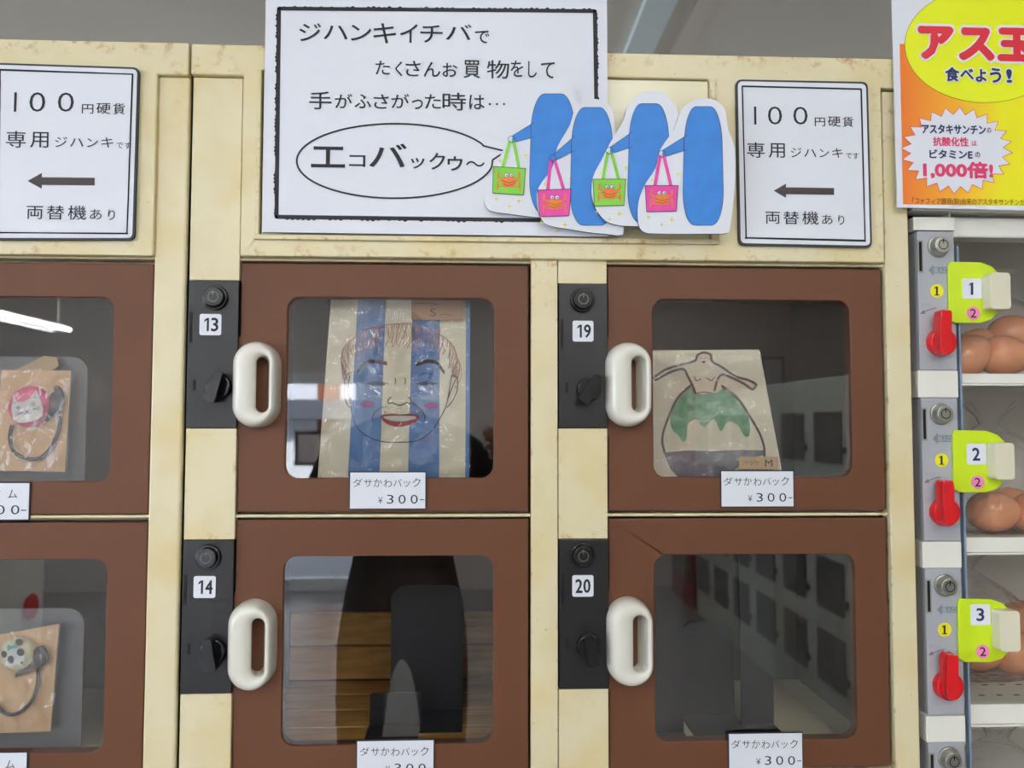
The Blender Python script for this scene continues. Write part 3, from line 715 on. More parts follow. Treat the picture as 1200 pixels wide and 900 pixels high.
for k, (poly, (cx, yt, yb, wd), bag, hand, bm_mat, desc) in enumerate(cuts):
    yc = -.0180-.0036*k
    t = paper_board('cutout_card', 'white paper cut-out with blue shape and '+desc, 'cut-out', smooth_path(poly, 3, True), yc, .0026, zc, edge=CARDEDGE)
    t['group'] = 'cut-out cards on the big sign'
    y1 = yc-.0003
    body = [(cx+(x_-.5)*wd, yt+(yb-yt)*z_) for x_, z_ in rrect(0, 1, 0, 1, .3, 8)]
    body = [(cx+(x_-.5)*wd*(.86+.14*((z_-yt)/(yb-yt))), z_) for x_, z_ in [((p[0]-cx)/wd+.5, p[1]) for p in body]]
    bm = bmesh.new(); add_flat(bm, wp(body, zc, y1), y1)
    arm = [(cx-wd*.38, yt+125), (hand[0]+4, hand[1]-16), (hand[0]+2, hand[1]+16), (cx-wd*.38, yt+190)]
    add_flat(bm, wp(arm, zc, y1), y1-5e-5)
    link('blue_shape', bm, BLUE, t)
    y2 = y1-.0003
    bm = bmesh.new()
    add_ribbon(bm, wp(body, zc, y2), .00045, y2, closed=True); add_ribbon(bm, wp(arm[:2], zc, y2), .00045, y2); add_ribbon(bm, wp(arm[2:], zc, y2), .00045, y2)
    (ax_, ay_), (bx_, by_), (cx_, cy_), (dx_, dy_) = bag
    wbag = bx_-ax_
    y3 = y2-.0003
    link('tote_drawing', add_flat(bmesh.new(), wp(bag, zc, y3), y3), bm_mat, t)
    sb = bmesh.new()
    for fr in (.30, .78):
        xe = ax_+wbag*fr; s0 = (hand[0]+(-8 if fr < .5 else 10), hand[1]+12)
        pth = smooth_path([s0, ((s0[0]*1.1+xe*.9)/2, (s0[1]+ay_)/2-8), (xe, ay_)], 5)
        add_ribbon(sb, wp(pth, zc, y2-.0001), .0034, y2-.0001)
    link('tote_strap_drawing', sb, bm_mat, t)
    add_ribbon(bm, wp(bag, zc, y3-.0002), .0006, y3-.0002, closed=True)
    add_ribbon(bm, wp(circ(hand[0], hand[1], 15, 14), zc, y3-.0002), .0005, y3-.0002, closed=True)
    # crab
    mx, my = (ax_+bx_+cx_+dx_)/4, (ay_+by_+cy_+dy_)/4+6
    cb = bmesh.new(); y4 = y3-.0003
    add_flat(cb, wp([(mx-32, my-8), (mx-18, my-24), (mx+22, my-24), (mx+36, my-6), (mx+20, my+22), (mx-18, my+24)], zc, y4), y4)
    for s in (-1, 1):
        add_ribbon(cb, wp([(mx+s*28, my-12), (mx+s*48, my-22), (mx+s*44, my-42)], zc, y4), .0019, y4)
        for dy in (0, 12, 22):
            add_ribbon(cb, wp([(mx+s*22, my+dy-4), (mx+s*46, my+dy-4), (mx+s*50, my+dy+12)], zc, y4), .0011, y4)
    link('crab_drawing', cb, ORG, t)
    eb = bmesh.new()
    for s in (-10, 12): add_flat(eb, wp(circ(mx+s, my-30, 9, 12), zc, y4-.0002), y4-.0002)
    link('crab_eyes', eb, PAPER, t)
    for s in (-10, 12):
        add_flat(bm, wp(circ(mx+s+2, my-28, 3, 8), zc, y4-.0004), y4-.0004)
        add_ribbon(bm, wp(circ(mx+s, my-30, 9, 12), zc, y4-.0004), .0003, y4-.0004, closed=True)
    add_ribbon(bm, wp([(mx-32, my-8), (mx+2, my+4), (mx+36, my-6)], zc, y4-.0002), .0004, y4-.0002)
    add_ribbon(bm, wp([(mx-24, my+8), (mx+2, my+16), (mx+28, my+6)], zc, y4-.0002), .0004, y4-.0002)
    link('ink_outline', bm, INK, t)
    st = bmesh.new()
    for (sx_, sy_, r_) in [(ax_+15, dy_+25, 13), (ax_+30, ay_-25, 12), (cx_-20, dy_+35, 16), (bx_, ay_-50, 14), ((ax_+bx_)/2, dy_+58, 13)]:
        if k in (0, 2) or sy_ < 715:
            pts = [(sx_+(r_ if i % 2 == 0 else r_*.22)*math.cos(i*math.pi/4), sy_+(r_ if i % 2 == 0 else r_*.22)*math.sin(i*math.pi/4)) for i in range(8)]
            add_flat(st, wp(pts, zc, y1), y1)
    link('sparkles', st, YEL, t)

# ================================================================ price cards
def price_card(x0, y0, x1, y1, label, l1, l2, name='price_card', sx=None):
    yC = YD-.0016
    a = W(x0, y0, yC); b = W(x1, y1, yC)
    t = thing(name, (a.x, yC+.001, b.z), label, 'price card', 'price cards on the brown doors')
    box('card_edge', a.x, b.x, yC, yC+.0012, b.z, a.z, mat('card_edge_navy', (40, 44, 58), rough=.6), t, 0)
    i = .0011
    box('card', a.x+i, b.x-i, yC-.0004, yC, b.z+i, a.z-i, PAPER, t, 0)
    bm = bmesh.new(); ww = x1-x0; hh = y1-y0
    for s, u0, v0, u1, v1 in l1: add_text(bm, s, x0+ww*u0, y0+hh*v0, x0+ww*u1, y0+hh*v1, yC-.0007, -.006)
    link('lettering', bm, INK, t)
    return t
L1 = []
for ch, a, b, c_, d in (('ダ', 290, 716, 324, 746), ('サ', 330, 718, 360, 746), ('か', 366, 716, 396, 746), ('わ', 402, 718, 432, 748), ('バ', 438, 718, 468, 744), ('ッ', 476, 724, 498, 746), ('ク', 508, 714, 536, 746),
                      ('¥', 382, 783, 398, 806), ('3', 414, 775, 438, 807), ('0', 456, 775, 482, 807), ('0', 500, 775, 526, 807), ('-', 534, 791, 549, 794)):
    L1.append((ch, (a-277)/280, (b-690)/138, (c_-277)/280, (d-690)/138))
price_card(409.3, 552.5, 499.5, 597, 'white 300 yen card under the face tote in door 13', L1, None)
price_card(844, 551.2, 931, 594.5, 'white 300 yen card under the green skirt tote in door 19', L1, None)
price_card(417.5, 867.5, 509, 912, 'white price card cut by the photo bottom, left of the centre post', L1, None)
price_card(853, 859, 941.5, 903, 'white price card cut by the photo bottom, right of the centre post', L1, None)
L2 = [('髪', .18, .17, .42, .44), ('ゴ', .50, .22, .63, .42), ('ム', .72, .20, .84, .42), ('¥', .2, .64, .3, .82), ('3', .40, .60, .5, .84), ('0', .57, .60, .68, .84), ('0', .76, .60, .87, .84), ('-', .89, .72, .96, .745)]
price_card(-56, 565, 34.5, 610, 'white price card below the pink cat hair tie at the left edge', L2, None)
price_card(-58, 882, 31.5, 926, 'white price card below the panda hair tie at the left edge', L2, None)

# ================================================================ things inside the lockers
def fl(i): return rows[i+1]+.016            # top of the locker floor
def sleeve(t, poly, y, f=ID, amp=.0022, n=40):
    """crinkled clear film over a quad given by four photo points"""
    P = [Vector((*wp([p], f, y)[0], 0)) for p in poly]
    bm = bmesh.new(); g_ = []
    for j in range(n+1):
        row = []
        for i in range(n+1):
            u, v = i/n, j/n
            q = (P[0]*(1-u)+P[1]*u)*(1-v)+(P[3]*(1-u)+P[2]*u)*v
            e = min(u, 1-u, v, 1-v)*8; e = min(1, e)
            d = noise.noise(Vector((q.x*55, q.y*38, y*10+3)))+.5*noise.noise(Vector((q.x*140, q.y*60, 9)))
            row.append(bm.verts.new((q.x, y+d*amp*e, q.y)))
        g_.append(row)
    for j in range(n):
        for i in range(n): bm.faces.new((g_[j][i], g_[j][i+1], g_[j+1][i+1], g_[j+1][i]))
    return link('plastic_sleeve', bm, SLEEVE, t, smooth=True)

def bookend(name, x0, x1, zb, zt, y, label, m=DKMETAL, base=.09, r=.018, grp=None):
    t = thing(name, ((x0+x1)/2, y, zb), label, 'bookend')
    pts = [(x0, zb+.0015), (x1, zb+.0015)] + [(x1-r+r*math.cos(math.radians(a)), zt-r+r*math.sin(math.radians(a))) for a in range(0, 91, 15)] + [(x0+r+r*math.cos(math.radians(a)), zt-r+r*math.sin(math.radians(a))) for a in range(90, 181, 15)]
    link('upright', add_plate(bmesh.new(), pts, [], y, y+.0015), m, t)
    box('base_plate', x0, x1, max(y-base, .030), y+.001, zb, zb+.0015, m, t, 0)
    return t

# door 13: striped tote with a drawn face
z8 = zm(320, 330, 3.1033); yT = .036
bagq = [(212, 20), (716, 20), (712, 722), (160, 722)]
T13 = thing('tote_bag', tuple(W(*z8((440, 722)), yT)), 'blue and cream striped tote bag with a drawn grinning face inside door 13', 'bag', 'tote bags in the lockers')
zb13 = fl(0)
def quad_z(poly, f, y, zmin): return [(p[0], max(p[1], zmin)) for p in wp(poly, f, y)]
CLOTHC = mat('cream_canvas', (248, 238, 208), rough=.9, vary=.03, vscale=40, bump=.3, bscale=900)
CLOTHB = mat('blue_canvas', (98, 138, 192), rough=.9, vary=.04, vscale=40, bump=.3, bscale=900)
link('cloth_body', add_plate(bmesh.new(), quad_z(bagq, z8, yT, zb13), [], yT, yT+.012), CLOTHC, T13, bevel=.002)
for a, b, c_, d in ((309, 411, 272, 386), (507, 606, 491, 604), (700, 717, 700, 713)):
    q = quad_z([(a+2, 20), (b+1, 20), (d, 722), (c_-1, 722)], z8, yT-.0005, zb13+.0005)
    link('blue_stripe', add_flat(bmesh.new(), q, yT-.0005), CLOTHB, T13)
PEN = mat('charcoal_pen', (52, 48, 50), rough=.7)
HAIR = mat('rust_pen', (176, 110, 92), rough=.7)
yq = yT-.0010; bm = bmesh.new()
def rib(bm, pts, w=.0010, f=z8, y=None, closed=False, sm=True, taper=False): add_ribbon(bm, wp(smooth_path(pts, 5, closed) if sm else pts, f, y or yq), w, y or yq, closed=closed, taper=taper)
rib(bm, [(283, 420), (285, 470), (305, 530), (350, 566), (400, 582), (460, 584), (525, 578), (575, 545), (605, 500), (628, 455), (640, 400), (650, 340)])
rib(bm, [(283, 330), (262, 350), (258, 400), (268, 445), (284, 458)]); rib(bm, [(278, 345), (272, 400), (283, 440)])
rib(bm, [(652, 340), (668, 350), (672, 385), (655, 430), (632, 458)]); rib(bm, [(664, 355), (645, 400), (636, 430)])
for sgn, pts in ((1, [(308, 322), (335, 292), (375, 286), (412, 294)]), (1, [(522, 298), (560, 286), (595, 292), (622, 326)])):
    for o_ in (0, 4, 8): rib(bm, [(p[0], p[1]+o_) for p in pts], .0016)
for s, w_ in ((342, 1), (522, 1)):
    rib(bm, [(s, 372), (s+36, 365), (s+76, 372)], .0012); rib(bm, [(s+14, 375), (s+36, 372), (s+62, 375)], .0016)
    rib(bm, [(s+10, 340), (s+35, 332), (s+58, 338)], .0005); rib(bm, [(s+18, 388), (s+40, 392), (s+60, 386)], .0005); rib(bm, [(s+14, 404), (s+35, 410), (s+55, 404)], .0005)
rib(bm, [(443, 352), (446, 362), (443, 372)], .001); rib(bm, [(479, 352), (482, 362), (479, 372)], .001)
rib(bm, [(430, 420), (418, 430), (420, 444), (432, 440)], .0011); rib(bm, [(492, 420), (502, 430), (498, 444), (486, 440)], .0011); rib(bm, [(432, 440), (460, 450), (486, 440)], .0015)
rib(bm, [(400, 455), (375, 470), (362, 490), (362, 506)], .001); rib(bm, [(505, 440), (535, 462), (552, 490), (550, 508)], .001)
for _ in range(34):
    a = random.uniform(400, 520); b = random.uniform(452, 478)
    add_flat(bm, wp(circ(a, b, 1.6, 6), z8, yq), yq)
rib(bm, [(398, 492), (430, 484), (465, 484), (500, 486), (528, 490)], .0007)
for a in (420, 440, 460, 478, 498): rib(bm, [(a-9, 490), (a, 504), (a+9, 490)], .0006)
for i in range(5):
    rib(bm, [(272+i*3, 335+i*9), (282, 332+i*9)], .0007); rib(bm, [(652, 316+i*8), (668, 312+i*8)], .0007)
link('pen_drawing', bm, PEN, T13)
bm = bmesh.new()
hl = smooth_path([(262, 332), (248, 290), (255, 245), (290, 208), (340, 175), (410, 158), (490, 153), (560, 172), (620, 200), (655, 235), (672, 280), (685, 316)], 8)
rib(bm, [(250, 318)]+hl[4:], .0007, sm=False)
for i in range(0, len(hl)-1, 1):
    a = hl[i]; s = (a[0]-460)/210
    L_ = random.uniform(40, 95)
    rib(bm, [a, (a[0]-s*6+random.uniform(-8, 8), a[1]+L_*.5), (a[0]-s*14+random.uniform(-12, 12), a[1]+L_)], .0005)
for i in range(26):
    a = random.uniform(300, 620); tp = 158+abs(a-470)**1.7*.0028
    rib(bm, [(a, tp), (a-12+random.uniform(-6, 6), tp+45), (a-26+random.uniform(-12, 6), tp+80)], .0005)
link('hair_drawing', bm, HAIR, T13)
bm = bmesh.new()
for cx_, cy_ in ((343, 446), (576, 451)): add_flat(bm, wp(circ(cx_, cy_, 27, 20, 13), z8, yq), yq)
link('cheek_drawing', bm, mat('purple_pen', (150, 84, 158), rough=.8), T13)
bm = bmesh.new(); add_flat(bm, wp(smooth_path([(392, 488), (430, 480), (465, 483), (500, 480), (532, 490), (508, 518), (460, 528), (415, 518)], 4, True), z8, yq), yq)
link('lips_drawing', bm, mat('red_pen', (176, 58, 66), rough=.8), T13)
bm = bmesh.new(); add_flat(bm, wp(smooth_path([(402, 491), (460, 488), (520, 491), (500, 503), (460, 508), (420, 503)], 4, True), z8, yq-.0002), yq-.0002)
link('teeth_drawing', bm, mat('tooth_white', (222, 216, 206), rough=.8), T13)
sleeve(T13, [(222, 12), (710, 12), (722, 705), (165, 715)], yT-.006, z8)
tg = box('size_tag', *[W(*z8((503, 138)), yT-.0072).x, W(*z8((690, 138)), yT-.0072).x], yT-.0072, yT-.0068, *[W(*z8((503, 138)), yT-.0072).z, W(*z8((503, 68)), yT-.0072).z], mat('kraft_tape', (176, 134, 104), rough=.6), T13, 0)
bm = bmesh.new(); add_text(bm, 'S', 572, 98, 592, 126, yT-.0075, -.01, 0, z8); rib(bm, [(604, 122), (625, 118), (652, 124)], .0006, y=yT-.0075); rib(bm, [(512, 80), (560, 78), (600, 84)], .0005, y=yT-.0075)
link('tag_lettering', bm, PEN, tg)
bookend('bookend', X(408, 450, .056), X(545, 450, .056), zb13, Z(450, 372, .056), .056, 'dark steel bookend behind the striped tote in door 13')

# door 19: tote with a drawn dancer in a green skirt
z9 = zm(740, 330, 3.1033); yT = .034
b19 = [(-60, 250), (468, 246), (556, 722), (-60, 722)]
T19 = thing('tote_bag', tuple(W(*z9((300, 722)), yT)), 'cream tote bag with a drawn figure in a green skirt inside door 19', 'bag', 'tote bags in the lockers')
CL19 = mat('natural_canvas', (248, 236, 208), rough=.9, vary=.03, vscale=40, bump=.3, bscale=900)
link('cloth_body', add_plate(bmesh.new(), quad_z(b19, z9, yT, fl(0)), [], yT, yT+.012), CL19, T19, bevel=.002)
yq = yT-.0006
R9 = lambda bm, pts, w=.0026, **k: add_ribbon(bm, wp(smooth_path(pts, 5), z9, yq-.0003), w, yq-.0003)
SK = mat('green_paint', (92, 150, 108), rough=.8, rgb2=(150, 192, 152), vscale=50)
bm = bmesh.new(); add_flat(bm, wp(smooth_path([(212, 380), (180, 410), (155, 450), (140, 500), (150, 540), (172, 560), (185, 582), (200, 570), (205, 520), (235, 500), (262, 530), (300, 500), (325, 545), (350, 510), (385, 520), (410, 560), (428, 560), (430, 520), (415, 460), (380, 410), (340, 385), (318, 400), (290, 405), (240, 408)], 4, True), z9, yq), yq)
link('skirt_drawing', bm, SK, T19)
bm = bmesh.new()
pts = [(118, 622), (200, 614), (300, 616), (400, 612), (484, 614), (484, 632), (440, 640), (380, 680), (330, 722), (180, 722), (140, 680)]
add_flat(bm, quad_z(pts, z9, yq, fl(0)+.001), yq); link('grey_base_drawing', bm, mat('grey_paint', (128, 122, 130), rough=.8, vary=.12, vscale=60), T19)
bm = bmesh.new()
R9(bm, [(80, 350), (120, 322), (165, 306), (205, 296), (233, 286), (240, 268), (262, 258), (288, 266), (292, 288), (330, 312), (380, 345), (425, 358), (452, 372)])
R9(bm, [(86, 360), (140, 330), (188, 318), (205, 345), (222, 378), (232, 405)]); R9(bm, [(302, 395), (312, 360), (330, 338), (370, 352), (410, 372), (440, 392), (455, 376)])
R9(bm, [(232, 408), (262, 402), (290, 405)], .001); R9(bm, [(215, 378), (170, 420), (140, 480), (118, 540), (112, 580), (120, 620)]); R9(bm, [(330, 380), (390, 430), (430, 490), (465, 550), (482, 600), (484, 640)])
R9(bm, [(228, 345), (236, 360), (252, 354)], .001); R9(bm, [(274, 350), (290, 360), (303, 348)], .001)
R9(bm, [(248, 276), (258, 278)], .0005); R9(bm, [(266, 276), (276, 278)], .0005)
link('pen_drawing', bm, mat('grey_brown_pen', (104, 92, 88), rough=.8), T19)
bm = bmesh.new(); add_flat(bm, wp(circ(262, 292, 7, 10, 5), z9, yq-.0002), yq-.0002); link('mouth_drawing', bm, mat('red_pen', (176, 58, 66)), T19)
sleeve(T19, [(-50, 260), (470, 258), (548, 708), (-50, 712)], yT-.007, z9, amp=.0042)
ya = yT-.0085; q0 = W(*z9((393, 682)), ya); q1 = W(*z9((532, 637)), ya)
tg = box('size_tag', q0.x, q1.x, ya, ya+.0004, max(q0.z, fl(0)), q1.z, mat('kraft_tape2', (206, 164, 116), rough=.6), T19, 0)
bm = bmesh.new(); add_text(bm, 'M', 486, 648, 512, 672, ya-.0003, 0, .0002, z9)
for ch, a in (('バ', 405), ('ッ', 428), ('グ', 448)): add_text(bm, ch, a, 652, a+17, 668, ya-.0003, -.01, 0, z9)
link('tag_lettering', bm, PEN, tg)
bookend('bookend', X(700, 450, .056), X(850, 450, .056), fl(0), Z(800, 430, .056), .056, 'dark steel bookend behind the green skirt tote in door 19')

# door 14: wooden board lining and two black bookends
LN = thing('board_liner', (sum(c1)/2, .14, fl(1)), 'brown wooden board lining on the floor and back of locker 14', 'liner')
n = 4
for i in range(n):
    a = .027+i*(.252-.027)/n; box('plank', c1[0]+.002, c1[1]-.002, a+.001, a+(.252-.027)/n-.001, fl(1), fl(1)+.008, WOOD, LN, .0012)
for i in range(2):
    zz = fl(1)+.010+i*.045; box('plank', c1[0]+.002, c1[1]-.002, .248, .256, zz, zz+.043, WOOD, LN, .0012)
bz = fl(1)+.0085
bookend('bookend', X(458, 750, .13), X(543, 750, .13), bz, Z(500, 686, .13), .13, 'tall black bookend with rounded corners standing in locker 14', base=.07)
bookend('bookend', X(433, 850, .085), X(493, 850, .085), bz, Z(460, 812, .085), .085, 'short dark bookend standing in front of the tall one in locker 14', base=.04, r=.004)
# door 20: bookends on a black base sheet
bz = fl(1)+.0002
bookend('bookend', X(797, 760, .12), X(860, 760, .12), bz, Z(820, 728, .12), .12, 'rounded black bookend standing in locker 20 between two tall uprights', base=.06)
bookend('bookend', X(765, 700, .07), X(800, 700, .07), bz, Z(780, 640, .07), .07, 'tall dark grey bookend at the left inside locker 20', m=GREYMETAL if False else DKMETAL, base=.03, r=.004)
bookend('bookend', X(867, 700, .09), X(905, 700, .09), bz, Z(880, 640, .09), .09, 'tall dark grey bookend right of the rounded one in locker 20', base=.05, r=.004)

# hair ties on kraft cards behind the left doors
def hair_tie(zf, card, label, btn, br, bcol, tie, knot, strip, face, iy, bk, bklabel):
    yT = .040
    t = thing('hair_tie_pack', tuple(W(*zf(card[3]), yT)), label, 'hair tie', 'hair tie packs in the left locker')
    cq = quad_z(card, zf, yT, fl(iy)-.002)
    link('kraft_card', add_plate(bmesh.new(), cq, [], yT, yT+.0012), KRAFT, t)
    if strip: link('paper_strip', add_flat(bmesh.new(), wp(strip, zf, yT+.003), yT+.003), mat('tan_strip', (186, 160, 122), rough=.7), t)
    # elastic loop as a real tube
    pts = wp(smooth_path(tie, 8), zf, yT-.004); bm = bmesh.new(); prev = None
    for i, p in enumerate(pts):
        a = Vector(pts[max(i-1, 0)]); b = Vector(pts[min(i+1, len(pts)-1)]); d = (b-a).normalized(); q = Vector((-d.y, d.x)); r = .0020
        ring = [bm.verts.new((p[0]+q.x*r*math.cos(k*math.pi/4), yT-.004+r*math.sin(k*math.pi/4), p[1]+q.y*r*math.cos(k*math.pi/4))) for k in range(8)]
        if prev:
            for k in range(8): bm.faces.new((prev[k], prev[(k+1) % 8], ring[(k+1) % 8], ring[k]))
        prev = ring
    link('elastic_loop', bm, mat('black_elastic', (48, 44, 52), rough=.8, bump=.6, bscale=700), t, smooth=True)
    link('ribbon_knot', add_plate(bmesh.new(), wp(smooth_path(knot, 4, True), zf, yT-.005), [], yT-.007, yT-.003), mat('black_ribbon', (58, 54, 60), rough=.7), t, bevel=.001)
    c = wp([btn], zf, yT-.006)[0]; e = wp([(btn[0]+br, btn[1])], zf, yT-.006)[0]; r = e[0]-c[0]
    bm = bmesh.new(); rr = [(r, -.002), (r, -.006), (r*.9, -.009), (r*.6, -.0108), (0.0002, -.0115)]
    prev = None
    for ra, dy in rr:
        ring = [bm.verts.new((c[0]+ra*math.cos(k*math.pi/16), yT+dy, c[1]+ra*math.sin(k*math.pi/16))) for k in range(32)]
        if prev:
            for k in range(32): bm.faces.new((prev[k], prev[(k+1) % 32], ring[(k+1) % 32], ring[k]))
        prev = ring
    link('button', bm, bcol, t, smooth=True)
    face(t, zf, yT-.0119)
    cx = sum(p[0] for p in card)/4
    sleeve(t, [(card[0][0]-8, card[0][1]-10), (card[1][0]+12, card[1][1]-8), (card[2][0]+12, card[2][1]+6), (card[3][0]-8, card[3][1]+6)], yT-.0150, zf, amp=.0030)
    bookend('bookend', *bk, label=bklabel, m=GREYMETAL)
def cat(t, zf, y):
    bm = bmesh.new(); add_flat(bm, wp([(82, 340), (108, 376), (150, 372), (188, 352), (224, 303), (250, 360), (268, 420), (262, 462), (230, 490), (170, 504), (110, 506), (82, 480), (70, 420)], zf, y), y)
    link('cat_face', bm, mat('cat_white', (238, 228, 226), rough=.5), t)
    bm = bmesh.new()
    R_ = lambda pts, w=.0004, closed=False: add_ribbon(bm, wp(pts, zf, y-.0003), w, y-.0003, closed=closed)
    R_(circ(113, 412, 11, 12), closed=True); R_(circ(113, 412, 3, 8), .0006, True); R_(circ(206, 390, 14, 12), closed=True); R_(circ(206, 390, 4, 8), .0006, True)
    R_([(160, 432), (166, 442), (174, 430)], .0008)
    R_([(146, 446), (158, 452), (166, 444), (178, 452), (190, 444)])
    for s, a in ((1, (205, 420)), (-1, (140, 440))):
        for dy in (-10, 4, 18): R_([a, (a[0]+s*46, a[1]+dy-(10 if s > 0 else -10))])
    R_([(82, 352), (74, 386), (96, 380)]); R_([(222, 318), (208, 350), (236, 346)])
    link('cat_lines', bm, INK, t)
def panda(t, zf, y):
    bm = bmesh.new(); add_flat(bm, wp(circ(92, 314, 62, 20, 52), zf, y), y); link('panda_face', bm, mat('panda_white', (232, 232, 236), rough=.5), t)
    bm = bmesh.new()
    for c_ in ((118, 224, 24, 20), (26, 300, 18, 22), (128, 288, 24, 24), (66, 334, 20, 26)): add_flat(bm, wp(circ(c_[0], c_[1], c_[2], 16, c_[3]), zf, y-.0002), y-.0002)
    add_flat(bm, wp(circ(134, 352, 8, 10), zf, y-.0002), y-.0002)
    link('panda_patches', bm, INK, t)
    bm = bmesh.new(); add_flat(bm, wp(smooth_path([(48, 280), (46, 242), (75, 250), (98, 228), (104, 262), (78, 262)], 4, True), zf, y-.0004), y-.0004)
    link('teal_bow', bm, mat('teal_ink', (96, 178, 178)), t)
za = zm(0, 400, 5.29); zb_ = zm(0, 710, 5.29)
hair_tie(za, [(10, 178), (438, 182), (400, 808), (-40, 800)], 'kraft pack with pink white-cat button hair tie behind the upper left door', (182, 405), 132,
         mat('pink_button', (234, 66, 122), rough=.3, coat=.4), [(75, 520), (62, 600), (85, 680), (150, 722), (230, 728), (300, 680), (350, 590), (372, 500), (355, 430)],
         [(315, 345), (350, 275), (385, 310), (395, 380), (360, 440), (325, 450), (290, 500), (280, 470), (310, 420)], [(95, 180), (270, 90), (350, 100), (365, 150), (340, 168), (150, 260)], cat, 0,
         (X(-60, 450, .055), X(102, 450, .055), fl(0), Z(60, 418, .055), .055), 'grey steel bookend behind the pink cat hair tie pack')
hair_tie(zb_, [(-60, 190), (365, 112), (312, 778), (-60, 790)], 'kraft pack with cream panda button hair tie behind the lower left door', (106, 296), 108,
         mat('cream_button', (230, 222, 180), rough=.3, coat=.4), [(-20, 600), (0, 640), (50, 672), (110, 665), (170, 620), (215, 550), (236, 460), (235, 390), (225, 340)],
         [(215, 270), (262, 248), (290, 290), (298, 340), (250, 380), (180, 400), (105, 440), (110, 405), (190, 350)], None, panda, 1,
         (X(-60, 750, .055), X(98, 750, .055), fl(1), Z(60, 713, .055), .055), 'grey steel bookend behind the panda hair tie pack')

# ================================================================ egg machine on the right
YE = .004
ex0 = X(1071, 350, YE); ex1 = ex0+.62
ze = lambda px, py: Z(px, py, YE)
EM = thing('egg_locker', (ex0+.3, .2, 0), 'white framed egg vending locker with grey lock plates and red knobs on the right', 'locker')
shz = [(ze(1160, 437.5), ze(1160, 450.5)), (ze(1160, 630), ze(1160, 649)), (ze(1165, 826), ze(1165, 851))]
ePitch = shz[0][1]-shz[1][1]
shz.append((shz[2][0]-ePitch, shz[2][1]-ePitch))
top_e = ze(1120, -130); wx = X(1124.5, 450, YE)
body_e = 1.76
box('side_panel', ex0, ex0+.004, YE+.02, .40, 0, body_e, WHITEFR, EM); box('side_panel', ex1-.004, ex1, YE+.02, .40, 0, body_e, WHITEFR, EM); box('top_panel', ex0, ex1, YE+.02, .40, body_e-.004, body_e, WHITEFR, EM)
box('back_panel', ex0, ex1, .20, .203, 0, body_e, mat('egg_inside_grey', (222, 218, 208), rough=.6), EM, 0)
box('header_panel', X(1066.5, 200, YE), ex1, YE-.004, YE+.02, ze(1150, 248.5), top_e, WHITEFR, EM)
box('header_step', X(1070, 262, YE), X(1118.5, 262, YE), YE-.001, YE+.02, ze(1095, 270.2), ze(1095, 254.5), WHITEFR, EM)
box('top_rail', X(1119, 262, YE), ex1, YE+.006, YE+.03, ze(1160, 277), ze(1160, 254), WHITEFR, EM)
box('lower_panel', ex0, ex1, YE, YE+.02, 0, shz[3][1]-.002, WHITEFR, EM)
SHM = mat('egg_shelf_white', (226, 222, 210), rough=.5)
for i, (zt, zb2) in enumerate(shz):
    box('shelf_front', wx+.001, ex1-.004, YE+.003, YE+.012, zb2+.0012, zt, WHITEFR, EM, .0008)
    box('shelf_line', wx+.001, ex1-.004, YE+.001, YE+.006, zb2-.0012, zb2+.0008, WHITEFR, EM, .0003)
    sb = bmesh.new()
    add_box(sb, wx, ex1-.004, YE+.012, .20, zt-.003, zt-.0005); link('shelf', sb, SHM, EM)
    sb = bmesh.new()
    for a in range(8):
        for b in range(5):
            x_ = wx+.012+a*.02+(b % 2)*.006; y_ = YE+.03+b*.035
            add_flat(sb, [(0, 0)]*0 or [(x_, 0), (x_+.006, 0), (x_+.006, .0001), (x_, .0001)], 0) if False else None
            vs = [sb.verts.new((x_+p, y_+q, zt-.0003)) for p, q in ((0, 0), (.007, 0), (.007, .003), (0, .003))]; sb.faces.new(vs)
    link('shelf_slots', sb, CAVITY, EM)
box('inner_wall', wx-.004, wx-.001, YE+.006, .20, 0, body_e, mat('egg_side_grey', (186, 182, 174), rough=.6), EM, 0)
box('pane_edge', wx-.001, wx+.0012, YE-.003, YE+.004, shz[3][0], ze(1160, 290), mat('acrylic_edge_blue', (130, 148, 172), rough=.3), EM, .0003)
tops = [ze(1160, 277), shz[0][1]-.003, shz[1][1]-.003, shz[2][1]-.003]
for i in range(4):
    link('clear_pane', add_box(bmesh.new(), wx+.001, ex1-.006, YE-.002, YE-.0005, shz[i][0]+.001, tops[i]), CLEAR, EM)
